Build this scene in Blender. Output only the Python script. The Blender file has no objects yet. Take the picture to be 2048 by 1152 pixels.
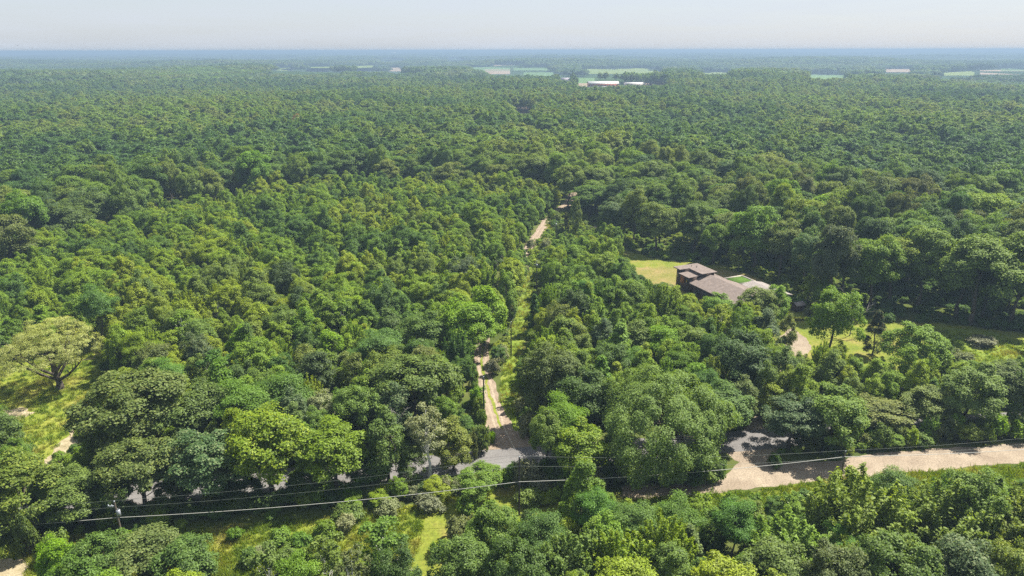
import bpy, bmesh, math, random
import numpy as np
from mathutils import Vector, Matrix
from mathutils.geometry import tessellate_polygon

SC = bpy.context.scene
COL = SC.collection
D = bpy.data
rnd = random.Random(7)
R = math.radians

# ------------------------------------------------------------------ camera, sky, sun, exposure
F_PX, PITCH, CAM_H = 1365.0, R(19.2), 70.0        # photograph is 2048 px wide, 24 mm lens, drone at 70 m
cam = D.cameras.new('camera'); cam.lens = 24.0; cam.sensor_width = 36.0
cam.clip_start = 1.0; cam.clip_end = 90000.0
camo = D.objects.new('camera', cam); COL.objects.link(camo)
camo.location = (0, 0, CAM_H)
camo.rotation_euler = (R(90) - PITCH, R(0.12), 0)
SC.camera = camo

SUN_AZ, SUN_EL = R(57), R(56)                      # azimuth clockwise from the view direction (+Y)
w = D.worlds.new('World'); SC.world = w; w.use_nodes = True
nt = w.node_tree
bg = nt.nodes['Background']
sky = nt.nodes.new('ShaderNodeTexSky'); sky.sky_type = 'NISHITA'; sky.sun_disc = False
sky.sun_elevation = SUN_EL; sky.sun_rotation = SUN_AZ
sky.air_density = 1.0; sky.dust_density = 1.2; sky.ozone_density = 1.5; sky.altitude = 100
# thin high summer cloud: a pale veil over the clear sky
veil = nt.nodes.new('ShaderNodeMix'); veil.data_type = 'RGBA'; veil.inputs[0].default_value = 0.72
veil.inputs[7].default_value = (4.8, 5.2, 5.9, 1)
stc = nt.nodes.new('ShaderNodeTexCoord'); smp = nt.nodes.new('ShaderNodeMapping'); smp.inputs['Scale'].default_value = (2.2, 2.2, 26)
snz = nt.nodes.new('ShaderNodeTexNoise'); snz.inputs['Scale'].default_value = 2.2; snz.inputs['Detail'].default_value = 7; snz.inputs['Roughness'].default_value = 0.62
smr = nt.nodes.new('ShaderNodeMapRange'); smr.inputs['From Min'].default_value = 0.35; smr.inputs['From Max'].default_value = 0.75; smr.inputs['To Min'].default_value = 0.66; smr.inputs['To Max'].default_value = 0.86
nt.links.new(stc.outputs['Generated'], smp.inputs[0]); nt.links.new(smp.outputs[0], snz.inputs['Vector']); nt.links.new(snz.outputs[0], smr.inputs[0]); nt.links.new(smr.outputs[0], veil.inputs[0])
nt.links.new(sky.outputs[0], veil.inputs[6]); nt.links.new(veil.outputs[2], bg.inputs['Color'])
bg.inputs['Strength'].default_value = 0.055

sl = D.lights.new('sun', 'SUN'); sl.energy = 4.9; sl.angle = R(0.55); sl.color = (1.0, 0.95, 0.86)
so = D.objects.new('sun', sl); COL.objects.link(so)
sdir = Vector((math.sin(SUN_AZ) * math.cos(SUN_EL), math.cos(SUN_AZ) * math.cos(SUN_EL), math.sin(SUN_EL)))
so.rotation_euler = sdir.to_track_quat('Z', 'Y').to_euler()
so.location = (60, 60, 400)

SC.view_settings.view_transform = 'Standard'; SC.view_settings.look = 'None'
SC.view_settings.exposure = 1.44; SC.view_settings.gamma = 1.0
SC.view_settings.use_curve_mapping = False
HAZE_D, HAZE_C = 3.1e-4, (0.275, 0.385, 0.52)
cy = SC.cycles
cy.max_bounces = 5; cy.diffuse_bounces = 3; cy.glossy_bounces = 2; cy.transmission_bounces = 3
cy.volume_bounces = 0; cy.transparent_max_bounces = 4
cy.use_adaptive_sampling = True; cy.adaptive_threshold = 0.02
cy.caustics_reflective = False; cy.caustics_refractive = False
cy.use_denoising = False; cy.sample_clamp_indirect = 4.0

# ------------------------------------------------------------------ ground height, photo pixel -> place
def smooth(t): t = np.clip(t, 0, 1); return t * t * (3 - 2 * t)
def terrain(x, y):
    x = np.asarray(x, float); y = np.asarray(y, float)
    r = np.hypot(x, y)
    a = smooth((r - 420) / 900)
    z = a * 1.7 * (3.0 * np.sin(x / 210 + 1.3 * np.sin(y / 390)) + 3.5 * np.sin(y / 260 + 0.8 * np.sin(x / 330) + 1.0) + 2.5 * np.sin((x + y) / 620))
    b = smooth((r - 6500) / 8000)
    z += b * (18 + 16 * np.sin(x / 2300 + y / 5200) + 8 * np.sin(x / 900 + 2.0) * np.sin(y / 3100) + 9 * np.sin(x / 4100 + 0.5))
    return z
def g(px, py, z=0.0):
    r = (px - 1024) / F_PX; d = (py - 576) / F_PX
    dy = math.cos(PITCH) - d * math.sin(PITCH); dz = -math.sin(PITCH) - d * math.cos(PITCH)
    t = (z - CAM_H) / dz
    return (r * t, dy * t)
def height_at(y, py):                              # height of a point at forward distance y seen on row py
    return CAM_H - y * math.tan(PITCH + math.atan((py - 576) / F_PX))
DEBUG = None
cP, sP = math.cos(PITCH), math.sin(PITCH)
def proj(x, y, z):
    zc = (z - CAM_H)
    dep = y * cP - zc * sP
    u = 1024 + F_PX * x / dep
    v = 576 + F_PX * (-(y * sP + zc * cP)) / dep
    return u, v
def inpoly(px, py, poly):
    px = np.asarray(px, float); py = np.asarray(py, float)
    c = np.zeros(px.shape, bool); n = len(poly)
    for i in range(n):
        x1, y1 = poly[i]; x2, y2 = poly[(i + 1) % n]
        if y1 == y2: continue
        cond = ((y1 > py) != (y2 > py)) & (px < (x2 - x1) * (py - y1) / (y2 - y1) + x1)
        c ^= cond
    return c

# ------------------------------------------------------------------ helpers
def link(o, parent=None):
    COL.objects.link(o)
    if parent is not None: o.parent = parent
    return o
def tag(o, label=None, cat=None, group=None, kind=None):
    if label: o['label'] = label
    if cat: o['category'] = cat
    if group: o['group'] = group
    if kind: o['kind'] = kind
    return o
def empty(name, loc, rz=0.0):
    o = D.objects.new(name, None); o.empty_display_size = 0.5
    o.location = loc; o.rotation_euler = (0, 0, rz); return link(o)

def nmesh(name, verts, faces, mats=(), mi=None, tint=None, smooth_=False):
    """numpy mesh; faces: (n,k) int array of equal-sized faces or list of such arrays"""
    me = D.meshes.new(name)
    if not isinstance(faces, list): faces = [faces]
    faces = [np.asarray(f, np.int32) for f in faces if len(f)]
    me.vertices.add(len(verts)); me.vertices.foreach_set('co', np.asarray(verts, np.float32).ravel())
    idx = np.concatenate([f.ravel() for f in faces])
    tot = np.concatenate([np.full(len(f), f.shape[1], np.int32) for f in faces])
    st = np.concatenate([[0], np.cumsum(tot)[:-1]]).astype(np.int32)
    me.loops.add(len(idx)); me.loops.foreach_set('vertex_index', idx)
    me.polygons.add(len(tot)); me.polygons.foreach_set('loop_start', st)
    try: me.polygons.foreach_set('loop_total', tot)
    except Exception: pass
    for m in mats: me.materials.append(m)
    if mi is not None: me.polygons.foreach_set('material_index', np.asarray(mi, np.int32))
    if smooth_: me.polygons.foreach_set('use_smooth', np.ones(len(tot), bool))
    if tint is not None:
        at = me.attributes.new('tint', 'FLOAT', 'FACE'); at.data.foreach_set('value', np.asarray(tint, np.float32))
    me.update(calc_edges=True)
    return me

def tube(path, rad, n=6):
    """tapered tube along a path -> verts, quads"""
    path = np.asarray(path, float); k = len(path)
    V = []
    for i, p in enumerate(path):
        d = path[min(i + 1, k - 1)] - path[max(i - 1, 0)]; d /= (np.linalg.norm(d) + 1e-9)
        a = np.cross(d, [0.31, 0.95, 0.02] if abs(d[2]) > .5 else [0, 0, 1]); a /= (np.linalg.norm(a) + 1e-9)
        b = np.cross(d, a)
        for j in range(n):
            t = 2 * math.pi * j / n
            V.append(p + rad[i] * (math.cos(t) * a + math.sin(t) * b))
    Q = []
    for i in range(k - 1):
        for j in range(n):
            j2 = (j + 1) % n
            Q.append((i * n + j, i * n + j2, (i + 1) * n + j2, (i + 1) * n + j))
    return np.array(V), np.array(Q, np.int32)
def join(parts):
    V = []; Q = []; o = 0
    for v, q in parts:
        V.append(v); Q.append(q + o); o += len(v)
    return np.concatenate(V), np.concatenate(Q)
def box_vq(x0, x1, y0, y1, z0, z1):
    V = np.array([(x0, y0, z0), (x1, y0, z0), (x1, y1, z0), (x0, y1, z0), (x0, y0, z1), (x1, y0, z1), (x1, y1, z1), (x0, y1, z1)], float)
    Q = np.array([(0, 3, 2, 1), (4, 5, 6, 7), (0, 1, 5, 4), (1, 2, 6, 5), (2, 3, 7, 6), (3, 0, 4, 7)], np.int32)
    return V, Q
def obj(name, me, parent=None): return link(D.objects.new(name, me), parent)
def part(name, vq, mat, parent, smooth_=False):
    return obj(name, nmesh(name, vq[0], vq[1], [mat], smooth_=smooth_), parent)

# ------------------------------------------------------------------ materials
def mat(name):
    m = D.materials.new(name); m.use_nodes = True
    t = m.node_tree; t.nodes.clear()
    out = t.nodes.new('ShaderNodeOutputMaterial')
    return m, t, out
def N(t, typ, **kw):
    n = t.nodes.new(typ)
    for k, v in kw.items():
        if k.startswith('i_'): n.inputs[k[2:].replace('_', ' ')].default_value = v
        else: setattr(n, k, v)
    return n
def mix(t, fac, a, b, blend='MIX'):
    n = t.nodes.new('ShaderNodeMix'); n.data_type = 'RGBA'; n.blend_type = blend
    for s, v in ((0, fac), (6, a), (7, b)):
        if hasattr(v, 'links') or hasattr(v, 'is_linked'): t.links.new(v, n.inputs[s])
        else: n.inputs[s].default_value = v if s == 0 else (*v, 1)
    return n.outputs[2]
def ramp(t, fac, pts):
    n = t.nodes.new('ShaderNodeValToRGB'); t.links.new(fac, n.inputs[0])
    e = n.color_ramp.elements
    while len(e) < len(pts): e.new(0.5)
    for i, (p, c) in enumerate(pts):
        e[i].position = p; e[i].color = (*c, 1) if isinstance(c, tuple) else (c, c, c, 1)
    return n.outputs[0]
def noise(t, scale, detail=4, rough=0.55, coord=None, vec=None):
    n = t.nodes.new('ShaderNodeTexNoise'); n.inputs['Scale'].default_value = scale
    n.inputs['Detail'].default_value = detail; n.inputs['Roughness'].default_value = rough
    if vec is not None: t.links.new(vec, n.inputs['Vector'])
    return n.outputs[0]
def wpos(t):
    return t.nodes.new('ShaderNodeNewGeometry').outputs['Position']
def simple(name, col, rough=0.8, spec=0.3, var=0.15, scale=3.0, metal=0.0, bump=0.0):
    m, t, out = mat(name)
    b = N(t, 'ShaderNodeBsdfPrincipled'); b.inputs['Roughness'].default_value = rough
    b.inputs['Specular IOR Level'].default_value = spec; b.inputs['Metallic'].default_value = metal
    tc = t.nodes.new('ShaderNodeTexCoord').outputs['Object']
    f = noise(t, scale, 5, 0.6, vec=tc)
    lo = tuple(c * (1 - var) for c in col); hi = tuple(min(1, c * (1 + var)) for c in col)
    t.links.new(ramp(t, f, [(0.3, lo), (0.7, hi)]), b.inputs['Base Color'])
    if bump:
        bm = N(t, 'ShaderNodeBump'); bm.inputs['Strength'].default_value = bump; bm.inputs['Distance'].default_value = 0.05
        t.links.new(f, bm.inputs['Height']); t.links.new(bm.outputs[0], b.inputs['Normal'])
    t.links.new(b.outputs[0], out.inputs[0])
    return m

def leaf_shader(t, out, col, trans=0.45, gloss=0.02):
    d = N(t, 'ShaderNodeBsdfDiffuse'); t.links.new(col, d.inputs[0])
    tr = N(t, 'ShaderNodeBsdfTranslucent')
    t.links.new(mix(t, 1.0, col, (1.25, 1.2, 0.45), 'MULTIPLY'), tr.inputs[0])
    gl = N(t, 'ShaderNodeBsdfGlossy'); gl.inputs[0].default_value = (0.9, 0.95, 0.85, 1); gl.inputs['Roughness'].default_value = 0.62
    m1 = N(t, 'ShaderNodeMixShader'); m1.inputs[0].default_value = trans
    t.links.new(d.outputs[0], m1.inputs[1]); t.links.new(tr.outputs[0], m1.inputs[2])
    m2 = N(t, 'ShaderNodeMixShader'); m2.inputs[0].default_value = gloss
    t.links.new(m1.outputs[0], m2.inputs[1]); t.links.new(gl.outputs[0], m2.inputs[2])
    t.links.new(m2.outputs[0], out.inputs[0])
def leaf_mat(name, col, tip=None, vary=0.5, trans=0.46, gloss=0.02):
    """leaves of one tone; each leaf face carries its own tint, each plant a small shift"""
    m, t, out = mat(name)
    a = N(t, 'ShaderNodeAttribute', attribute_name='tint'); oi = t.nodes.new('ShaderNodeObjectInfo')
    lo = tuple(c * (1 - vary) for c in col)
    hi = tip or tuple(c * k for c, k in zip(col, (1.5, 1.32, 1.1)))
    c = ramp(t, a.outputs['Fac'], [(0.0, lo), (0.5, col), (1.0, hi)])
    h = N(t, 'ShaderNodeHueSaturation')
    for s, r0, r1 in (('Hue', .485, .515), ('Saturation', .85, 1.05), ('Value', .8, 1.2)):
        mr = N(t, 'ShaderNodeMapRange'); mr.inputs['To Min'].default_value = r0; mr.inputs['To Max'].default_value = r1
        if s == 'Hue':
            fr = N(t, 'ShaderNodeMath', operation='MULTIPLY'); fr.inputs[1].default_value = 7.13
            t.links.new(oi.outputs['Random'], fr.inputs[0]); f2 = N(t, 'ShaderNodeMath', operation='FRACT'); t.links.new(fr.outputs[0], f2.inputs[0])
            t.links.new(f2.outputs[0], mr.inputs[0])
        else: t.links.new(oi.outputs['Random'], mr.inputs[0])
        t.links.new(mr.outputs[0], h.inputs[s])
    t.links.new(c, h.inputs['Color'])
    leaf_shader(t, out, h.outputs[0], trans, gloss)
    return m
def forest_mat(name, greens, trans=0.45, gloss=0.02, region=0.004):
    """leaves of a mixed wood: every instanced tree draws its own green, stands of like species drift across the land"""
    m, t, out = mat(name)
    a = N(t, 'ShaderNodeAttribute', attribute_name='tint'); oi = t.nodes.new('ShaderNodeObjectInfo')
    nz = noise(t, region, 2, 0.5, vec=oi.outputs['Location'])
    m1 = N(t, 'ShaderNodeMath', operation='MULTIPLY_ADD'); m1.inputs[1].default_value = 3.6; m1.inputs[2].default_value = -1.8
    t.links.new(nz, m1.inputs[0])
    m2 = N(t, 'ShaderNodeMath', operation='MULTIPLY_ADD', use_clamp=True); m2.inputs[1].default_value = 0.75
    m3 = N(t, 'ShaderNodeMath', operation='ADD'); m3.inputs[1].default_value = 0.1
    t.links.new(m1.outputs[0], m3.inputs[0])
    t.links.new(oi.outputs['Random'], m2.inputs[0]); t.links.new(m3.outputs[0], m2.inputs[2])
    n = len(greens)
    c = ramp(t, m2.outputs[0], [(i / (n - 1), gcol) for i, gcol in enumerate(greens)])
    mr = N(t, 'ShaderNodeMapRange'); mr.inputs['To Min'].default_value = 0.55; mr.inputs['To Max'].default_value = 1.45
    t.links.new(a.outputs['Fac'], mr.inputs[0])
    h = N(t, 'ShaderNodeHueSaturation'); t.links.new(mr.outputs[0], h.inputs['Value']); t.links.new(c, h.inputs['Color'])
    leaf_shader(t, out, h.outputs[0], trans, gloss)
    return m

TONES = {
    'dark green':    leaf_mat('leaf_dark_green', (0.062, 0.122, 0.015)),
    'mid green':     leaf_mat('leaf_mid_green', (0.108, 0.185, 0.014)),
    'bright green':  leaf_mat('leaf_bright_green', (0.151, 0.245, 0.011)),
    'yellow-green':  leaf_mat('leaf_yellow_green', (0.128, 0.207, 0.012), tip=(0.23, 0.29, 0.02)),
    'olive green':   leaf_mat('leaf_olive_green', (0.125, 0.168, 0.026), tip=(0.21, 0.23, 0.05)),
    'blue-green':    leaf_mat('leaf_blue_green', (0.077, 0.139, 0.038), tip=(0.218, 0.255, 0.104)),
    'silvery green': leaf_mat('leaf_silvery_green', (0.192, 0.215, 0.090), tip=(0.346, 0.348, 0.190)),
    'feathery':      leaf_mat('leaf_feathery_green', (0.100, 0.209, 0.013), vary=0.3),
}
M_pale = leaf_mat('leaf_pale_straw_green', (0.27, 0.29, 0.075), tip=(0.46, 0.44, 0.20), vary=0.45)
M_rust = leaf_mat('leaf_rust_brown', (0.20, 0.105, 0.030))
M_conedark = leaf_mat('leaf_dark_with_red_tips', (0.034, 0.070, 0.014), tip=(0.20, 0.10, 0.02))
M_forest = forest_mat('leaf_mixed_mature_wood', [(0.060, 0.125, 0.024), (0.081, 0.150, 0.022), (0.109, 0.185, 0.019), (0.132, 0.200, 0.020), (0.167, 0.205, 0.032), (0.138, 0.225, 0.015)])
M_farwood_shaded = forest_mat('leaf_far_wood_shaded', [(0.04, 0.087, 0.022), (0.053, 0.105, 0.02), (0.072, 0.13, 0.017), (0.087, 0.14, 0.018), (0.11, 0.143, 0.029), (0.091, 0.158, 0.013)], region=0.0022)  # mature wood greens darkened: self-shade of distant backlit crowns put into the colour
M_young = forest_mat('leaf_mixed_young_wood', [(0.081, 0.156, 0.018), (0.122, 0.208, 0.014), (0.156, 0.250, 0.012), (0.188, 0.270, 0.011), (0.231, 0.286, 0.011), (0.138, 0.198, 0.027)], region=0.02)
M_bark = simple('bark_grey_brown', (0.085, 0.070, 0.055), 0.9, 0.2, 0.35, 2.0)
M_white_bark = simple('bark_white', (0.78, 0.76, 0.70), 0.8, 0.3, 0.2, 1.2)
M_dead = simple('bark_dead_grey', (0.30, 0.27, 0.25), 0.9, 0.2, 0.25, 2.0)
M_wood_pole = simple('pole_weathered_wood', (0.14, 0.115, 0.09), 0.85, 0.2, 0.3, 4.0)
M_dark_pole = simple('pole_creosote_wood', (0.045, 0.040, 0.038), 0.85, 0.2, 0.3, 4.0)
M_metal = simple('metal_grey_paint', (0.36, 0.38, 0.42), 0.45, 0.5, 0.1, 3.0, 0.3)
M_cable_white = simple('cable_pale_jacket', (0.36, 0.36, 0.33), 0.5, 0.4, 0.1, 1.0)
M_wire = simple('wire_dull_aluminium', (0.13, 0.15, 0.13), 0.6, 0.4, 0.1, 1.0, 0.2)
M_porcelain = simple('insulator_porcelain', (0.55, 0.58, 0.62), 0.3, 0.5, 0.1, 3.0)

# ------------------------------------------------------------------ ground sheets
def ground_material(name, c1, c2, c3, scale=0.25, fine=3.0, bump=0.6, bumpd=0.15, rough=0.95):
    m, t, out = mat(name)
    b = N(t, 'ShaderNodeBsdfPrincipled'); b.inputs['Roughness'].default_value = rough; b.inputs['Specular IOR Level'].default_value = 0.15
    p = wpos(t)
    f = noise(t, scale, 6, 0.62, vec=p); f2 = noise(t, fine, 5, 0.7, vec=p)
    c = ramp(t, f, [(0.32, c1), (0.50, c2), (0.68, c3)])
    mr = N(t, 'ShaderNodeMapRange'); mr.inputs['From Min'].default_value = 0.3; mr.inputs['From Max'].default_value = 0.7
    mr.inputs['To Min'].default_value = 0.62; mr.inputs['To Max'].default_value = 1.38
    t.links.new(f2, mr.inputs[0])
    h = N(t, 'ShaderNodeHueSaturation'); t.links.new(c, h.inputs['Color']); t.links.new(mr.outputs[0], h.inputs['Value'])
    t.links.new(h.outputs[0], b.inputs['Base Color'])
    bm = N(t, 'ShaderNodeBump'); bm.inputs['Strength'].default_value = bump; bm.inputs['Distance'].default_value = bumpd
    t.links.new(f2, bm.inputs['Height']); t.links.new(bm.outputs[0], b.inputs['Normal'])
    t.links.new(b.outputs[0], out.inputs[0])
    return m
M_floor = ground_material('ground_woodland_floor', (0.040, 0.055, 0.016), (0.065, 0.085, 0.020), (0.095, 0.100, 0.035), 0.05, 0.9)
M_meadow = ground_material('ground_meadow', (0.105, 0.140, 0.014), (0.150, 0.175, 0.020), (0.210, 0.195, 0.045), 0.12, 1.6)
M_meadow2 = ground_material('ground_meadow_green', (0.085, 0.135, 0.014), (0.125, 0.168, 0.018), (0.165, 0.185, 0.028), 0.15, 1.6)
M_lawn = ground_material('ground_mown_lawn', (0.095, 0.130, 0.015), (0.135, 0.155, 0.020), (0.195, 0.170, 0.045), 0.16, 1.9, 0.35, 0.08)
M_drylawn = ground_material('ground_dry_lawn', (0.115, 0.125, 0.022), (0.165, 0.145, 0.042), (0.230, 0.165, 0.075), 0.10, 1.6, 0.35, 0.08)
M_gravel = ground_material('ground_pale_gravel', (0.185, 0.145, 0.105), (0.23, 0.185, 0.135), (0.275, 0.225, 0.165), 0.25, 4.0, 0.5, 0.06)
M_dirt = ground_material('ground_dirt_track', (0.17, 0.13, 0.092), (0.22, 0.17, 0.122), (0.265, 0.21, 0.155), 0.5, 3.5, 0.5, 0.06)
M_straw = ground_material('ground_straw_earth', (0.18, 0.15, 0.08), (0.27, 0.225, 0.14), (0.35, 0.30, 0.20), 0.6, 3.0, 0.7, 0.12)
M_asphalt = ground_material('ground_old_asphalt', (0.115, 0.108, 0.102), (0.140, 0.132, 0.125), (0.160, 0.152, 0.145), 0.15, 5.0, 0.15, 0.02, 0.85)
M_tar = simple('asphalt_sealed_joint', (0.085, 0.08, 0.078), 0.7)

def far_ground_material():
    m, t, out = mat('ground_far_country')
    b = N(t, 'ShaderNodeBsdfDiffuse'); p = wpos(t)
    near = ramp(t, noise(t, 0.05, 6, 0.6, vec=p), [(0.32, (0.040, 0.055, 0.016)), (0.5, (0.065, 0.085, 0.020)), (0.68, (0.095, 0.100, 0.035))])
    wood = ramp(t, noise(t, 0.0016, 10, 0.8, vec=p), [(0.3, (0.018, 0.035, 0.014)), (0.52, (0.038, 0.066, 0.022)), (0.7, (0.062, 0.088, 0.030))])
    sp = N(t, 'ShaderNodeVectorMath', operation='LENGTH'); t.links.new(p, sp.inputs[0])
    mr = N(t, 'ShaderNodeMapRange'); mr.inputs['From Min'].default_value = 350; mr.inputs['From Max'].default_value = 800
    t.links.new(sp.outputs['Value'], mr.inputs[0])
    t.links.new(mix(t, mr.outputs[0], near, wood), b.inputs[0])
    t.links.new(b.outputs[0], out.inputs[0]); return m

def make_ground():
    rr = np.concatenate([[2, 12, 30, 60], np.geomspace(90, 30000, 150)]); na = 240
    th = np.linspace(0, 2 * math.pi, na, endpoint=False)
    Rg, Tg = np.meshgrid(rr, th, indexing='ij')
    X = Rg * np.cos(Tg); Y = Rg * np.sin(Tg); Z = terrain(X, Y)
    V = np.stack([X, Y, Z], -1).reshape(-1, 3)
    i = np.arange(len(rr) - 1)[:, None] * na; j = np.arange(na)[None]; j2 = (j + 1) % na
    Q = np.stack([i + j, i + na + j, i + na + j2, i + j2], -1).reshape(-1, 4)
    cap = np.arange(na)[None, :]
    me = nmesh('ground', V, [Q, cap], [far_ground_material()], smooth_=True)
    tag(obj('ground', me), kind='structure')
make_ground()

def sheet(name, poly, m, z, jit=0.35, step=0.9, seed=1, px=True, label=None):
    """flat sheet with a ragged edge; corners given on the photograph's ground plane or in metres"""
    P = [g(*p) for p in poly] if px else list(poly)
    rr = random.Random(seed); out = []
    ph = [rr.uniform(0, 6) for _ in range(6)]; s = 0
    for i in range(len(P)):
        a = Vector(P[i]); b = Vector(P[(i + 1) % len(P)]); L = (b - a).length
        n = max(1, int(L / step)); nrm = Vector((-(b - a).y, (b - a).x)).normalized() if L > 0 else Vector((0, 0))
        for k in range(n):
            s += L / n
            w_ = jit * (0.6 * math.sin(s / 2.3 + ph[0]) + 0.5 * math.sin(s / 0.9 + ph[1]) + rr.uniform(-0.6, 0.6))
            out.append(a + (b - a) * k / n + nrm * (w_ if k else 0))
    V = [Vector((p.x, p.y, 0)) for p in out]
    tris = tessellate_polygon([V])
    me = nmesh(name, np.array([(p.x, p.y, z) for p in out]), np.array(tris, np.int32), [m])
    # faces must look up
    me.update(); bm = bmesh.new(); bm.from_mesh(me)
    for f in bm.faces:
        if f.normal.z < 0: f.normal_flip()
    bm.to_mesh(me); bm.free()
    return tag(obj(name, me), kind='structure', label=label)
def ribbon(name, pts, widths, m, z, jit=0.25, seed=1, px=True, label=None):
    P = [Vector(g(*p)) if px else Vector(p) for p in pts]
    L_, R_ = [], []
    for i, p in enumerate(P):
        d = (P[min(i + 1, len(P) - 1)] - P[max(i - 1, 0)]).normalized(); n = Vector((-d.y, d.x))
        L_.append(p + n * widths[i] / 2); R_.append(p - n * widths[i] / 2)
    return sheet(name, [tuple(q) for q in L_ + R_[::-1]], m, z, jit, 0.9, seed, px=False, label=label)

# open areas, as outlines on the photograph (x, y of 2048 x 1152), all on the ground
CLEAR_LEFT = [(-60, 735), (120, 705), (215, 700), (205, 760), (168, 850), (150, 880), (92, 935), (48, 900), (20, 850), (-60, 815)]
STRIP_L = [(-80, 1085), (120, 1075), (420, 1052), (700, 1030), (850, 1005), (940, 985), (1000, 965), (1040, 960), (1040, 1020), (1150, 1000), (1260, 990), (1330, 985), (1500, 985), (1700, 955), (2100, 928), (2120, 975), (1700, 1010), (1500, 1030), (1300, 1040), (1150, 1050), (1000, 1060), (930, 1075), (870, 1110), (850, 1200), (-80, 1240)]
LANE_GRASS = [(1003, 870), (1000, 800), (1003, 750), (1012, 700), (1018, 660), (1035, 620), (1045, 570), (1060, 530), (1085, 530), (1080, 575), (1062, 620), (1050, 660), (1045, 720), (1035, 790), (1030, 850), (1045, 880), (1030, 890)]
YARD = [(1240, 497), (1300, 517), (1450, 533), (1560, 575), (1640, 625), (1700, 640), (1790, 645), (1880, 648), (2080, 672), (2080, 740), (1900, 735), (1860, 760), (1760, 745), (1700, 735), (1640, 750), (1560, 740), (1530, 700), (1540, 640), (1500, 612), (1400, 610), (1330, 590), (1290, 575), (1270, 545), (1230, 520)]
ROAD_C = [(-300, 1055), (0, 1024), (300, 985), (640, 952), (1010, 918), (1490, 882), (1700, 866), (2048, 843), (2400, 820)]
tag_specs = []
sheet('meadow', CLEAR_LEFT, M_meadow, 0.010, 1.2, seed=3, label='yellow-green grass clearing under the pale spreading tree')
sheet('grass_verge', STRIP_L, M_meadow, 0.010, 0.6, seed=4, label='long yellow-green grass strip below the road')
sheet('mown_path', [(850, 1022), (935, 1008), (1000, 975), (1038, 965), (1038, 1000), (1150, 990), (1240, 985), (1240, 1030), (1000, 1050), (940, 1070), (905, 1095), (870, 1180), (800, 1180), (835, 1090)], M_lawn, 0.016, 0.25, seed=5)
sheet('grass_track_verge', LANE_GRASS, M_meadow2, 0.012, 0.4, seed=6)
sheet('lawn', YARD, M_lawn, 0.010, 0.7, seed=7)
sheet('dry_lawn', [(1255, 535), (1345, 535), (1450, 540), (1520, 560), (1560, 580), (1600, 600), (1560, 612), (1450, 600), (1345, 596), (1285, 570)], M_drylawn, 0.016, 0.8, seed=8)
sheet('right_meadow', [(1850, 650), (2080, 678), (2080, 740), (1900, 735), (1850, 705)], M_meadow2, 0.016, 0.8, seed=9)
sheet('upper_field_margin', [(1095, 430), (1128, 418), (1165, 470), (1120, 490), (1080, 520), (1060, 520), (1085, 470)], M_meadow2, 0.010, 0.8, seed=10)
ribbon('road', ROAD_C, [6.8] * len(ROAD_C), M_asphalt, 0.030, 0.05, seed=11)
TRACK_C = [(1003, 897), (1003, 870), (990, 830), (975, 780), (963, 735), (962, 700), (968, 660), (980, 620), (1000, 580), (1020, 545), (1042, 515), (1060, 490), (1078, 465), (1095, 440), (1112, 424), (1130, 412), (1140, 400), (1146, 385)]
ribbon('dirt_track', TRACK_C, [9.0, 5.6, 4.0, 3.6, 3.4, 3.4, 3.4, 3.4, 3.4, 3.4, 3.6, 3.8, 3.8, 4.4, 4.4, 4.4, 4.0, 4.0], M_dirt, 0.022, 0.25, seed=12)
sheet('track_mouth', [(962, 900), (956, 890), (962, 874), (985, 868), (1012, 858), (1052, 868), (1062, 893)], M_dirt, 0.026, 0.3, seed=13)
ribbon('track_grass_crown', [(1004, 858), (990, 826), (976, 780), (964, 738), (962, 705), (968, 665)], [0.3, 0.6, 0.7, 0.6, 0.5, 0.4], M_meadow, 0.034, 0.25, seed=14)
ribbon('cross_track', [(1110, 463), (1140, 459), (1180, 456), (1220, 452)], [3.0, 3.0, 3.0, 3.0], M_gravel, 0.028, 0.3, seed=15)
M_rut = ground_material('ground_wheel_rut', (0.23, 0.18, 0.13), (0.27, 0.215, 0.155), (0.31, 0.25, 0.185), 0.6, 4.0, 0.4, 0.04)
for k_ in (-1, 1):
    TP_ = [Vector(g(*p_)) for p_ in TRACK_C[1:]]; off_ = []
    for i_, p_ in enumerate(TP_):
        d_ = (TP_[min(i_ + 1, len(TP_) - 1)] - TP_[max(i_ - 1, 0)]).normalized(); off_.append(tuple(p_ + Vector((-d_.y, d_.x)) * .85 * k_))
    ribbon('wheel_rut', off_, [.5] * len(off_), M_rut, 0.038, 0.12, seed=40 + k_, px=False)
sheet('gravel_lane', [(1235, 992), (1330, 975), (1440, 958), (1478, 925), (1442, 900), (1440, 893), (1530, 888), (1560, 900), (1530, 925), (1640, 925), (1780, 905), (2048, 888), (2400, 865), (2400, 905), (2048, 925), (1850, 945), (1700, 955), (1560, 972), (1400, 990), (1260, 1000)], M_gravel, 0.022, 0.3, seed=16)
sheet('gravel_yard', [(1585, 655), (1612, 680), (1622, 700), (1600, 730), (1590, 760), (1560, 800), (1530, 860), (1515, 872), (1480, 872), (1530, 800), (1560, 740), (1565, 705), (1558, 675)], M_gravel, 0.022, 0.3, seed=17)
sheet('bare_earth_patch', [(-40, 826), (40, 812), (70, 822), (30, 838), (-40, 848)], M_straw, 0.022, 0.6, seed=18)
sheet('straw_path', [(85, 928), (100, 935), (130, 905), (175, 858), (170, 846), (150, 848), (120, 880)], M_straw, 0.022, 0.5, seed=19)
sheet('bare_corner_earth', [(-60, 1118), (40, 1116), (62, 1128), (50, 1150), (20, 1180), (-60, 1200)], M_straw, 0.022, 0.4, seed=20)
sheet('stony_patch', [(1240, 975), (1300, 965), (1330, 972), (1300, 990), (1245, 995)], M_gravel, 0.028, 0.6, seed=21)
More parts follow.
